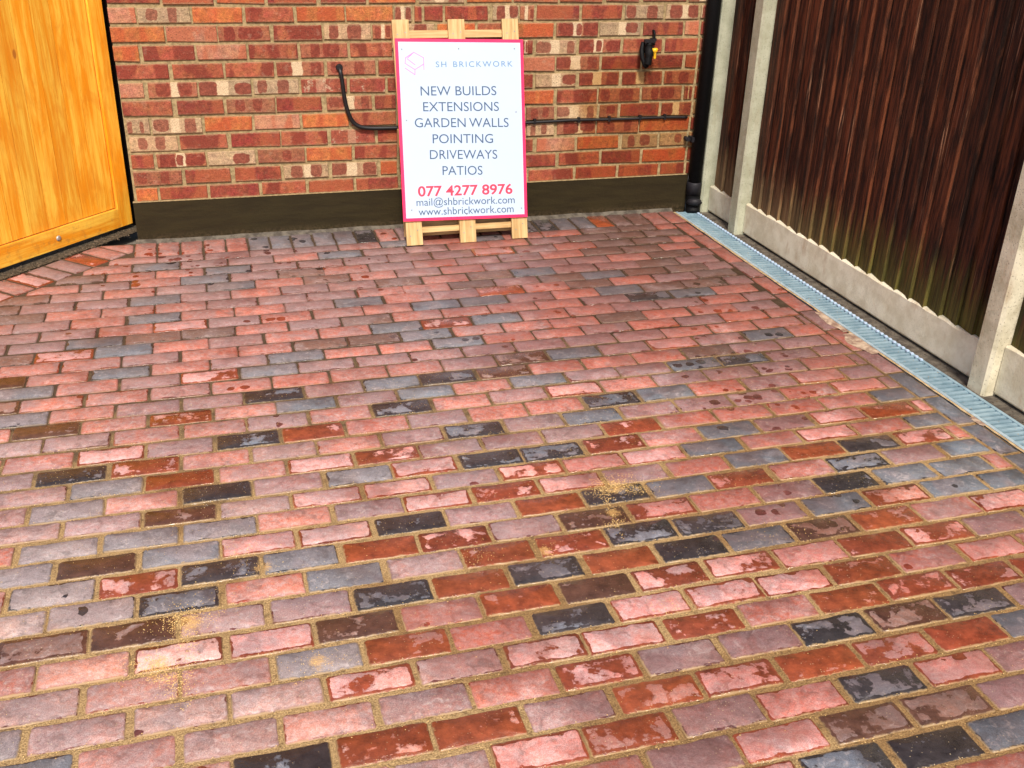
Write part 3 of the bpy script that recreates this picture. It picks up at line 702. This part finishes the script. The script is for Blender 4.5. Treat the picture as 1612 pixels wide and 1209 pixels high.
for _ in range(5200):
    x = rs.uniform(-.8, 2.1); y = -1.6 - abs(rs.gauss(0, .85))
    if y > -3.9: sp.append((x, y, .0006, rs.uniform(.0005, .0011)))
for yy in ROWY[18:]:
    for _ in range(170):
        x = rs.uniform(-.8, 2.1); sp.append((x, yy + rs.gauss(0, .006), .0004 + rs.random() * .0006, rs.uniform(.0007, .0016)))
scatter('sand_grains', M['grain'], sp)

# mortar fillet at the foot of the wall
vs = []; fs = []
K = 40
for i in range(K + 1):
    x = -.345 + (2.245 + .345) * i / K; wv = random.uniform(-.003, .004)
    vs += [(x, -.0125, .012 + random.uniform(-.002, .002)), (x, -.028 + wv, .0035)]
    vs.append((x, -.036 + wv, -.006))
for i in range(K):
    a = 3 * i; fs += [(a, a + 1, a + 4, a + 3), (a + 1, a + 2, a + 5, a + 4)]
o = link('mortar_fillet', mesh('mortar_fillet', vs, fs, True), M['strip']); o['kind'] = 'structure'

# ------------------------------------------------------------------ drain
dr = thing('drain_channel', 'long galvanised slotted linear drain between the brick paving and the concrete fence boards', 'drain', (DR0, 0, 0))
def dp(n, s): return (n + SK * s, -s)
S0, S1 = .052, 3.5
def rail(name, n0, n1, z0, z1, mat, s0=S0, s1=S1):
    vs = []; fs = []
    for s in (s0, s1):
        for n, z in ((n0, z0), (n1, z0), (n1, z1), (n0, z1)):
            q = dp(n, s); vs.append((q[0], q[1], z))
    fs = [(0, 1, 2, 3), (7, 6, 5, 4), (0, 4, 5, 1), (1, 5, 6, 2), (2, 6, 7, 3), (3, 7, 4, 0)]
    return link(name, mesh(name, vs, fs), mat, dr)
rail('channel', .001, .112, -.09, -.022, M['channel'])
rail('rim', 0, .0125, -.022, .0025, M['galv_edge']); rail('rim', .100, .1125, -.022, .0025, M['galv'])
bar = box('bar', .0127, .0998, -.0075, .0075, -.006, .0008, .0015, 1)
s = S0 + .012
while s < S1:
    q = dp(0, s); link('bar', bar, M['galv'], dr, (q[0], q[1], rs.uniform(-.0004, .0004)), (0, 0, -.02 + rs.uniform(-.01, .01)))
    s += .0262
bar_glint = box('edge_glint', .0965, .1075, -.0048, .0048, .0020, .0075, .001, 1)  # white dots: highlights on the bar ends, put in as small shapes
V = []; F = []
s = S0 + .025
while s < 1.9:
    q = dp(0, s); b = len(V)
    for v in bar_glint.vertices: V.append((v.co.x + q[0], v.co.y + q[1], v.co.z))
    for p in bar_glint.polygons: F.append(tuple(b + i for i in p.vertices))
    s += .0262
o = link('edge_glints', mesh('edge_glints', V, F), M['white'], dr); o['kind'] = 'stuff'
o = link('mortar_haunch', side_strip('mortar_haunch', DR0 - .0105, DR0 - .0005, .05, 3.6, .0012, .05, .0025), M['haunch']); o['kind'] = 'structure'
for s0_, s1_, wd_ in ((1.40, 1.60, .034), (1.615, 1.80, .062), (2.30, 2.36, .02)):
    vs = []; fs = []
    k_ = 10
    for i in range(k_ + 1):
        s = s0_ + (s1_ - s0_) * i / k_; e_ = wd_ * (.55 + .45 * math.sin(math.pi * min(1, i / k_ * 1.1))) + random.uniform(-.005, .005)
        vs += [(side(DR0 - .006 - e_, s), -s, .0006), (side(DR0 - .008 - e_ * .7, s), -s, .0030), (side(DR0 - .004, s), -s, .0034)]
    for i in range(k_):
        a = 3 * i; fs += [(a, a + 3, a + 4, a + 1)[::-1], (a + 1, a + 4, a + 5, a + 2)[::-1]]
    o = link('mortar_smear', mesh('mortar_smear', vs, fs, True), M['smear'], paving)
o = link('concrete_strip', side_strip('concrete_strip', DR0 + .113, DR0 + .235, -.2, 4.2, -.002, .3), M['strip']); o['kind'] = 'structure'
sp = []
for _ in range(260):
    s = rs.uniform(.1, 3.2); n = rs.uniform(.125, .17); sp.append((side(DR0 + n, s), -s, -.001, rs.uniform(.001, .004)))
scatter('grit', M['grit'], sp)

sp = []
for _ in range(420):
    s = rs.uniform(.1, 3.3); n = min(.098, max(.014, rs.gauss(.03, .03))); sp.append((side(DR0 + n, s), -s, .0008 - (.016 if rs.random() < .6 else 0), rs.uniform(.0008, .0026)))
scatter('grit', M['haunch'], sp)

# ------------------------------------------------------------------ brick wall
wall = thing('brick_wall', 'red and cream multi brick house wall with dark olive painted plinth, behind the sign', 'wall', (1, 0, 0))
WX0, WX1 = -.333, 2.42
def wpart(name, me, mat): o = link(name, me, mat, wall, (-1, 0, 0)); return o
wpart('mortar', box('mortar', WX0 + .004, WX1, .0030, .235, .17, 2.6), M['mortar'])
wpart('plinth', box('plinth', WX0 - .003, WX1 - .1, -.012, .23, -.03, .1813, .002, 1), M['plinth'])
wpart('plinth_flashing', box('flashing', WX0 - .003, WX1 - .11, -.014, .0030, .1818, .1845), M['mortar'])
BR = {  # base, band, (kiss, flame, pale mottling)
 'O': ((.54, .160, .050), (.40, .07, .025), (0, .7, .08)), 'R': ((.29, .058, .034), (.42, .12, .045), (0, .55, .10)),
 'P': ((.54, .24, .14), (.44, .11, .05), (0, .8, .3)), 'K': ((.38, .135, .070), (.5, .2, .1), (1, 0, .2)),
 'C': ((.50, .33, .19), (.5, .3, .2), (1, 0, .1)), 'T': ((.42, .115, .055), (.19, .032, .020), (0, 1, .2)),
 'W': ((.34, .085, .050), (.5, .3, .2), (.3, 0, 1))}
unit = []
for i in range(6):
    bm = bmesh.new(); box_bm(bm, -.5, .5, -.5, .5, -.5, .5)
    for v in bm.verts: v.co.x += rs.uniform(-.010, .010); v.co.z += rs.uniform(-.045, .045)
    fr = [e for e in bm.edges if all(abs(v.co.y + .5) < .01 for v in e.verts)]
    bm.to_mesh(unit_me := bpy.data.meshes.new('brick')); bm.free(); unit.append(unit_me)
def bevel_unit(me):   # small chamfer of the face edges, made in unit space for a 205 x 65 face
    bm = bmesh.new(); bm.from_mesh(me)
    front = [f for f in bm.faces if f.normal.y < -.9][0]
    vs_ = [v.co.copy() for v in front.verts]; bm.faces.remove(front)
    n = len(vs_); ring = [v for v in bm.verts if v.co.y < 0]
    order = vs_; inner = []
    outer = []
    for co in order:
        outer.append(min(bm.verts, key=lambda v: (v.co - co).length))
    inner = [bm.verts.new((co.x - math.copysign(.013, co.x), co.y - .05, co.z - math.copysign(.045, co.z))) for co in order]
    for i in range(n):
        j = (i + 1) % n; bm.faces.new((outer[i], outer[j], inner[j], inner[i]))
    bm.faces.new(inner)
    bmesh.ops.recalc_face_normals(bm, faces=bm.faces); bm.to_mesh(me); bm.free(); me.update()
for u in unit: bevel_unit(u)
def put_brick(x0, x1, zc, t, h=.0630):
    b, d, p = BR[t]
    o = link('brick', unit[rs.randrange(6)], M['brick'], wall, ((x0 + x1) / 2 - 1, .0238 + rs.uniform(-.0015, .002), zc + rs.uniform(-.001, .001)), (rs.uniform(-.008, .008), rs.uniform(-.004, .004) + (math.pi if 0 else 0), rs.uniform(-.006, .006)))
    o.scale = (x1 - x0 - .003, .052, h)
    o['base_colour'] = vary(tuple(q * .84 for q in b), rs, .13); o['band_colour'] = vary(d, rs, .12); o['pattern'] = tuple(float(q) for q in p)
for r, row in enumerate(COURSES):
    zc = .9974 - .075 * (r - .5); L_ = [q for q in row if q[1] - q[0] > .03]
    full = []
    L_.sort()
    for i, (a, b, t) in enumerate(L_):
        a = max(a, WX0)
        full.append((a, b, t))
        nx = L_[i + 1][0] if i + 1 < len(L_) else WX1 - .02
        gap = nx - b
        if gap > .05:
            k = max(1, round((gap - .01) / .215)); w_ = (gap - .011 * (k + 1)) / k
            for j in range(k):
                xa = b + .011 + j * (w_ + .011); full.append((xa, xa + w_, rs.choice('RRKTCO')))
    for a, b, t in full:
        if r == 11: put_brick(a, b, zc + .003, t, .058)
        else: put_brick(a, b, zc, t)
for r in range(1, 4):     # the courses just over the top of the picture
    zc = .9974 + .075 * (r + .5); x = WX0 + (0 if r % 2 else -.107)
    while x < WX1 - .05:
        put_brick(max(x, WX0), min(x + .205, WX1 - .02), zc, rs.choice('RRKTCOP')); x += .216
# higher courses, never seen from here, in one piece
V = []; F = []
for r in range(4, 21):
    zc = .9974 + .075 * (r + .5); x = WX0 + (0 if r % 2 else -.107)
    while x < WX1 - .05:
        a, b = max(x, WX0), min(x + .205, WX1 - .02); k = len(V)
        for X, Z in ((a, zc - .0325), (b, zc - .0325), (b, zc + .0325), (a, zc + .0325)): V += [(X, .0, Z), (X, .03, Z)]
        F += [(k, k + 2, k + 4, k + 6), (k, k + 1, k + 3, k + 2), (k + 2, k + 3, k + 5, k + 4), (k + 4, k + 5, k + 7, k + 6), (k + 6, k + 7, k + 1, k)]
        x += .216
M['brick_far'] = mottled('red facing brick', (.34, .07, .035), (.55, .17, .06), 6, .85)
o = wpart('upper_bricks', mesh('upper_bricks', V, F), M['brick_far']); o['kind'] = 'stuff'

# ------------------------------------------------------------------ cable on the wall
cz = [(.591, -.004, .735), (.593, -.022, .722), (.598, -.024, .690), (.605, -.022, .617), (.617, -.020, .555), (.635, -.018, .510), (.662, -.017, .484), (.711, -.016, .472), (.842, -.014, .468),
      (1.15, -.013, .467), (1.456, -.012, .470), (1.589, -.012, .472), (1.70, -.012, .474), (1.928, -.012, .471), (2.144, -.012, .472), (2.281, -.012, .468)]
cb = thing('cable', 'black cable hanging from a hole in the bricks and running on behind the sign', 'cable', (1.0, -.01, .47))
rad = [.0095] * 200
pts = crom([Vector(q) - Vector((1.0, -.01, .47)) for q in cz], 5)
link('sheath', tube('sheath', pts, [(.0095 if p.x < -.1 else .0065) for p in pts], 8), M['cable'], cb)
for x in (1.495, 1.715, 1.87, 2.03, 2.16):
    link('clip', box('clip', -.006, .006, -.012, .008, -.012, .013, .002, 1), M['cable'], cb, (x - 1.0, .003, .004))
link('grommet', tube('grommet', [(-.409, .008, .268), (-.409, -.006, .268)], [.017, .013], 12), M['cable'], cb)

# ------------------------------------------------------------------ tap
tp = thing('garden_tap', 'black outdoor tap with a yellow hose connector, on the bricks beside the downpipe', 'tap', (2.04, 0, .80))
link('supply_pipe', tube('supply_pipe', crom([(.028, -.004, .085), (.028, -.02, .078), (.029, -.024, .05), (.027, -.026, .015)], 4), .0065, 8), M['black'], tp)
link('pipe_clip', box('pipe_clip', .014, .040, -.030, .0, .036, .048, .002), M['black_old'], tp)
link('wall_plate', tube('wall_plate', [(-.006, -.0, .0), (-.006, -.012, .0)], [.030, .027], 16), M['black_old'], tp)
link('body', tube('body', crom([(-.006, -.01, .0), (-.008, -.035, .002), (-.012, -.06, .0), (-.016, -.078, -.018), (-.020, -.082, -.050), (-.022, -.082, -.072)], 4), [.020] * 8 + [.022] * 6 + [.019] * 7, 12), M['black'], tp)
link('bonnet', tube('bonnet', [(-.010, -.05, .0), (-.010, -.056, .028), (-.010, -.058, .036)], [.019, .017, .012], 12), M['black'], tp)
link('handle', box('handle', -.040, .018, -.070, -.048, .034, .050, .006, 2), M['black_old'], tp)
link('hose_wrap', tube('hose_wrap', crom([(-.034, -.03, .03), (-.046, -.045, -.005), (-.044, -.06, -.045), (-.026, -.07, -.085), (-.014, -.06, -.060)], 4), .012, 8), M['black'], tp)
yc = link('hose_connector', tube('hose_connector', [(.012, -.078, .008), (.012, -.078, .004), (.012, -.080, -.008), (.013, -.081, -.012), (.014, -.082, -.040), (.014, -.083, -.046)], [.014, .017, .016, .009, .0075, .006], 14), M['yellow'], tp)
link('branch', tube('branch', [(-.012, -.06, .002), (.012, -.074, .006)], [.010, .009], 10), M['black'], tp)

tp.scale = (.9, .9, .9)
# ------------------------------------------------------------------ downpipe
PXc, PYc = 2.347, -.036
dpo = thing('downpipe', 'black plastic rainwater downpipe in the corner between brick wall and fence', 'drainpipe', (PXc, PYc, 0))
link('pipe', tube('pipe', [(0, 0, .12), (0, 0, 2.5)], .0335, 20), M['black'], dpo)
link('socket', tube('socket', [(0, 0, .085), (0, 0, .145), (0, 0, .150)], [.0385, .0385, .0345], 20), M['black_old'], dpo)
link('shoe', tube('shoe', crom([(0, 0, .09), (0, -.004, .055), (-.004, -.018, .025), (-.008, -.035, -.004)], 4), .036, 16), M['black'], dpo)
link('hopper_ring', tube('hopper_ring', [(-.006, -.03, .058), (-.008, -.036, .050), (-.008, -.036, .046)], [.036, .041, .036], 20), M['black_old'], dpo)
link('bracket', box('bracket', -.045, .043, -.012, .036, .352, .376, .003), M['black_old'], dpo)
link('bracket_lug', tube('bracket_lug', [(-.062, -.004, .365), (-.062, .030, .365)], .011, 10), M['black_old'], dpo)
link('bracket_arm', box('bracket_arm', -.062, -.040, .004, .016, .360, .370, .001), M['black_old'], dpo)

# ------------------------------------------------------------------ fence
fx = thing('fence', 'dark stained closeboard fence with cream concrete gravel boards and posts, right of the drain', 'fence', (2.45, -1.2, 0))
OFF = Vector((2.45, -1.2, 0))
PF = 2.376      # post face at the wall
def fence_post(s0, s1, wd=.10, head=2.2):
    # tapered front edges as on a slotted concrete post
    x0 = side(PF, (s0 + s1) / 2); o_ = .010
    prof = [(x0, -s0 - o_), (x0, -s1 + o_), (x0 + o_, -s1), (x0 + wd, -s1), (x0 + wd, -s0), (x0 + o_, -s0)]
    vs = []; zs = (-.02, .015, .6, 1.2, head)
    for z in zs:
        for px, py in prof: vs.append((px + random.uniform(-.0008, .0008) - OFF.x, py + random.uniform(-.0008, .0008) - OFF.y, z))
    n = 6; fs = []
    for k_ in range(len(zs) - 1):
        for i in range(n): fs.append((k_ * n + i, k_ * n + (i + 1) % n, (k_ + 1) * n + (i + 1) % n, (k_ + 1) * n + i))
    fs.append(tuple(range(n))[::-1]); fs.append(tuple((len(zs) - 1) * n + i for i in range(n)))
    link('concrete_post', mesh('concrete_post', vs, fs), M['post'], fx)
fence_post(-.005, .072); fence_post(.358, .440); fence_post(2.092, 2.178); fence_post(3.83, 3.92)
def gravel(s0, s1, top=.150, n0=.040):
    vs = []; fs = []; k_ = max(1, int((s1 - s0) / .05)); rr = random.Random(int(s0 * 100))
    for i in range(k_ + 1):
        s = s0 + (s1 - s0) * i / k_; a = side(PF + n0, s)
        t_ = top + rr.uniform(-.0025, .0025)
        for X, Z in ((a + .006, .006), (a, .014), (a - .0, t_ - .006), (a + .006, t_), (a + .045, t_), (a + .045, .006)):
            vs.append((X + rr.uniform(-.0008, .0008) - OFF.x, -s - OFF.y, Z))
    for i in range(k_):
        for j in range(6): a = i * 6 + j; b = i * 6 + (j + 1) % 6; fs.append((a, a + 6, b + 6, b))
    fs.append(tuple(range(6))); fs.append(tuple(k_ * 6 + j for j in range(6))[::-1])
    link('gravel_board', mesh('gravel_board', vs, fs), M['gravel_board'], fx)
gravel(.075, .355, .137); gravel(.443, 2.089, .152); gravel(2.181, 3.827, .185)
link('rear_rail', box('rear_rail', 2.49 - OFF.x, 2.53 - OFF.x, -3.8 - OFF.y, -.1 - OFF.y, 1.0, 1.08), M['board'], fx)
def boards(s0, s1, z0, pitch=.0865):
    n = max(1, round((s1 - s0) / pitch)); pitch = (s1 - s0) / n
    for i in range(n):
        a = s0 + i * pitch; b = a + pitch + .014
        b = min(b, s1 + .002)
        xa = side(PF + .052, a); xb = side(PF + .052, b)
        rr = rs.uniform(-.002, .002); zb = z0 + rs.uniform(-.003, .006)
        # feather edge: thin edge tucked under its neighbour, thick edge proud
        v = [(xa + .010 + rr, -a), (xb - .009 + rr, -b), (xb + .006, -b), (xa + .014, -a)]
        vs = []; fs = []
        for k_, z in enumerate((zb, .5, 1.0, 2.05)):
            wv = rs.uniform(-.0015, .0015)
            for q in v: vs.append((q[0] + wv - OFF.x, q[1] + rs.uniform(-.001, .001) - OFF.y, z))
        for k_ in range(3):
            for j in range(4): fs.append((k_ * 4 + j, k_ * 4 + (j + 1) % 4, k_ * 4 + 4 + (j + 1) % 4, k_ * 4 + 4 + j))
        fs.append((3, 2, 1, 0)); fs.append((12, 13, 14, 15))
        me = mesh('fence_board', vs, fs)
        bm = bmesh.new(); bm.from_mesh(me); bmesh.ops.recalc_face_normals(bm, faces=bm.faces); bm.to_mesh(me); bm.free()
        link('fence_board', me, M['board'], fx)
boards(.073, .357, .128); boards(.441, 2.091, .142); boards(2.179, 3.829, .175)

# ------------------------------------------------------------------ gate, and a black post added to darken the gap beside it
gd = Vector((-.690, -.724, 0)); gn = Vector((.724, -.690, 0))
gp = Vector((-.365, .212, 0))
GA = math.atan2(gd.y, gd.x)        # local x runs from the free corner away from the wall; local -y... faces the yard
gt = thing('wooden_gate', 'yellow stained vertical board timber gate standing ajar at the left end of the brick wall', 'gate', (gp.x, gp.y, 0), (0, 0, GA))
# in local space +x runs along the leaf, +y points into the yard
GL, GH = 1.25, 1.85
def gpart(name, x0, x1, y0, y1, z0, z1, mat, bev=.003, seg=2):
    # mesh placed about its own centre so that grain differs from piece to piece
    cx, cy, cz_ = (x0 + x1) / 2, (y0 + y1) / 2, (z0 + z1) / 2
    return link(name, box(name, x0 - cx, x1 - cx, y0 - cy, y1 - cy, z0 - cz_, z1 - cz_, bev, seg), mat, gt, (cx, cy, cz_))
gpart('stile', 0, .072, -.045, 0, .022, GH, M['gate_frame'], .010, 3)
gpart('stile', GL - .072, GL, -.045, 0, .022, GH, M['gate_frame'], .010, 3)
def rail_h(name, z0, z1):
    L_ = GL - .148; h = z1 - z0
    me = box(name, -h / 2, h / 2, -.0225, .0225, -L_ / 2, L_ / 2, .004, 2)
    o = link(name, me, M['gate_frame'], gt, (GL / 2, -.0225, (z0 + z1) / 2), (0, R(90), 0)); return o
rail_h('bottom_rail', .022, .108); rail_h('top_rail', GH - .09, GH)
nb = 12; pw = (GL - .157) / nb
for i in range(nb):
    x0 = .0785 + i * pw
    gpart('gate_board', x0 + .0012, x0 + pw - .0012, -.036, -.011, .1130, GH - .094, M['gate'], .0022, 1)
bo = link('bolt_head', tube('bolt_head', [(0, 0, 0), (0, .003, 0), (0, .006, 0)], [.0125, .0115, .006], 14), M['bolt'], gt)
q = Vector((-.651, -.087, .066)) - gp
bo.location = (q.x * gd.x + q.y * gd.y, .0, .066)
post = thing('gap_shade_post', 'added black post standing for the shade in the gap between the yellow gate and the brick wall', 'post', (-.39, .31, 0))
link('gap_shade_body', box('gap_shade_body', -.13, .053, -.035, .06, -.02, 2.0, .006, 1), M['gap_shade'], post)
link('gap_shade_cap', box('gap_shade_cap', -.135, .056, -.04, .065, 2.0, 2.03, .006, 1), M['gap_shade'], post)

# ------------------------------------------------------------------ pallet with the sign
ang = math.atan2(.265, .93)
sg = thing('pallet_sign', 'white lettered board with red border on a wooden pallet leaning against the brick wall', 'sign', (1.108, -.300, 0), (-ang, 0, 0))
# local axes: x along the wall, z up the slope, -y out of the face
def sp_box(name, x0, x1, y0, y1, z0, z1, mat, bev=.002, vertical=True, seg=1):
    cx, cy, cz_ = (x0 + x1) / 2, (y0 + y1) / 2, (z0 + z1) / 2
    if vertical:
        return link(name, box(name, x0 - cx, x1 - cx, y0 - cy, y1 - cy, z0 - cz_, z1 - cz_, bev, seg), mat, sg, (cx - 1.108, cy, cz_))
    return link(name, box(name, z0 - cz_, z1 - cz_, y0 - cy, y1 - cy, x0 - cx, x1 - cx, bev, seg), mat, sg, (cx - 1.108, cy, cz_), (0, R(90), 0))
for a, b, lo in ((.823, .896, .003), (1.071, 1.145, .001), (1.318, 1.392, .004)):
    pl = sp_box('plank', a, b, 0, .017, lo, .976, M['pallet'])
    for dx, z in ((.018, .045), (.052, .07), (.02, .915), (.055, .922)):
        link('nail', tube('nail', [(0, .001, 0), (0, -.0010, 0)], .0028, 8), M['steel'], pl, (a + dx - (a + b) / 2, -.0085, z - (lo + .976) / 2))
for z0, z1 in ((.056, .082), (.475, .50), (.901, .933)):
    sp_box('cross_rail', .826, 1.389, .0175, .042, z0, z1, M['pallet'], .002, False)
for z0, z1 in ((.040, .12), (.44, .52), (.86, .935)):
    sp_box('rear_plank', .826, 1.389, .062, .078, z0, z1, M['pallet'], .002, False)
for a, b in ((.826, .89), (1.075, 1.14), (1.322, 1.389)):
    for z0, z1 in ((.048, .12), (.445, .515), (.865, .93)):
        sp_box('spacer_block', a, b, .0425, .0615, z0, z1, M['pallet'])
face = link('sign_panel', None, None, sg, (0, 0, 0))
bpy.data.objects.remove(face)
tilt = math.atan2(-.0125, .576)
panel = link('sign_panel', box('sign_panel', -.2825, .2825, -.0022, .0022, -.3855, .3855, .0006, 1), M['white'], sg, (1.110 - 1.108, -.0062, .4985), (0, -tilt, 0))
def brd(x0, x1, z0, z1): return link('border', box('border', x0, x1, -.0030, .0028, z0, z1, .0005, 1), M['red'], panel)
brd(-.2900, -.2765, -.3930, .3930); brd(.2765, .2900, -.3930, .3930); brd(-.2763, .2763, .3795, .3930); brd(-.2763, .2763, -.3930, -.3795)
def to_panel(x, u):      # a point of the pallet's face plane in the panel's own axes
    d = Vector((x - 1.110, u - .4985)); c, s_ = math.cos(-tilt), math.sin(-tilt)
    # rotation about y by -tilt carries local x to (cos, sin)
    ax = Vector((math.cos(tilt), math.sin(tilt))); az = Vector((-math.sin(tilt), math.cos(tilt)))
    return d.dot(ax), d.dot(az)
def text(body, p0, p1, h, mat, name='lettering', bold=0, track=1.0, squeeze_word=1.0):
    cu = bpy.data.curves.new(name, 'FONT'); cu.body = body; cu.size = 1; cu.space_character = track; cu.space_word = squeeze_word
    cu.resolution_u = 4; cu.offset = bold
    tmp = bpy.data.objects.new('tmp', cu); COL.objects.link(tmp); bpy.context.view_layer.update()
    me = bpy.data.meshes.new_from_object(tmp.evaluated_get(bpy.context.evaluated_depsgraph_get()))
    bpy.data.objects.remove(tmp); bpy.data.curves.remove(cu)
    xs = [v.co.x for v in me.vertices]; x0, x1 = min(xs), max(xs)
    ref = CAPH
    a = to_panel(*p0); b = to_panel(*p1)
    sx = (b[0] - a[0]) / (x1 - x0); sy = h / ref
    an = math.atan2(b[1] - a[1], b[0] - a[0])
    vs = []
    for v in me.vertices:
        X = (v.co.x - x0) * sx; Z = v.co.y * sy
        vs.append((a[0] + X * math.cos(an) - Z * math.sin(an), -.00245, a[1] + X * math.sin(an) + Z * math.cos(an)))
    fs = [tuple(p.vertices) for p in me.polygons]
    bpy.data.meshes.remove(me)
    m2 = mesh(name, vs, fs); m2.materials.clear()
    return link(name, m2, mat, panel)
CAPH = .73
text('SH BRICKWORK', (1.003, .7738), (1.3549, .7696), .0255, M['sky_blue'], track=1.28, squeeze_word=1.3)
text('NEW BUILDS', (.9272, .6549), (1.2728, .6476), .042, M['navy'])
text('EXTENSIONS', (.934, .5873), (1.2809, .5786), .042, M['navy'])
text('GARDEN WALLS', (.8916, .5201), (1.3226, .507), .042, M['navy'], squeeze_word=.7)
text('POINTING', (.9676, .4482), (1.2458, .4393), .042, M['navy'])
text('DRIVEWAYS', (.9507, .3801), (1.2618, .3687), .042, M['navy'])
text('PATIOS', (1.0037, .3076), (1.1888, .3008), .042, M['navy'])
text('FREE ESTIMATES', (1.0242, .2777), (1.1873, .2737), .0125, M['pink_print'])
text('077 4277 8976', (.8856, .2195), (1.326, .2095), .046, M['red_print'], bold=.022)
text('mail@shbrickwork.com', (.8761, .1775), (1.3339, .1655), .035, M['navy'])
text('www.shbrickwork.com', (.8828, .1350), (1.3267, .1250), .035, M['navy'])
LG = [[(.8802, .8150), (.9084, .8383), (.9506, .8144), (.9488, .7645)], [(.8702, .8158), (.8668, .7927), (.9087, .7654), (.9488, .7879)], [(.8780, .8110), (.9109, .7853)], [(.8702, .8158), (.9084, .8383)], [(.9087, .7654), (.9072, .7438), (.8654, .7729)]]
V = []; F = []
for k_, ln in enumerate(LG):
    for a, b in zip(ln, ln[1:]):
        A_, B_ = Vector(to_panel(*a)), Vector(to_panel(*b)); d = (B_ - A_).normalized() * .0017; n_ = Vector((-d.y, d.x)); i = len(V)
        for q in (A_ - d + n_, A_ - d - n_, B_ + d - n_, B_ + d + n_): V.append((q.x, -.00245 - .00004 * (len(V) // 4), q.y))
        F.append((i, i + 1, i + 2, i + 3))
link('logo', mesh('logo', V, F), M['magenta'], panel)
for x_, u_ in ((1.1104, .8503), (1.3666, .8465), (1.3607, .5715), (.8561, .551), (1.3653, .1412), (.8526, .1602), (1.1049, .1291), (.856, .852)):
    a = to_panel(x_, u_)
    link('screw', tube('screw', [(0, .001, 0), (0, -.0012, 0)], [.0034, .0028], 10), M['steel'], panel, (a[0], -.0026, a[1]))
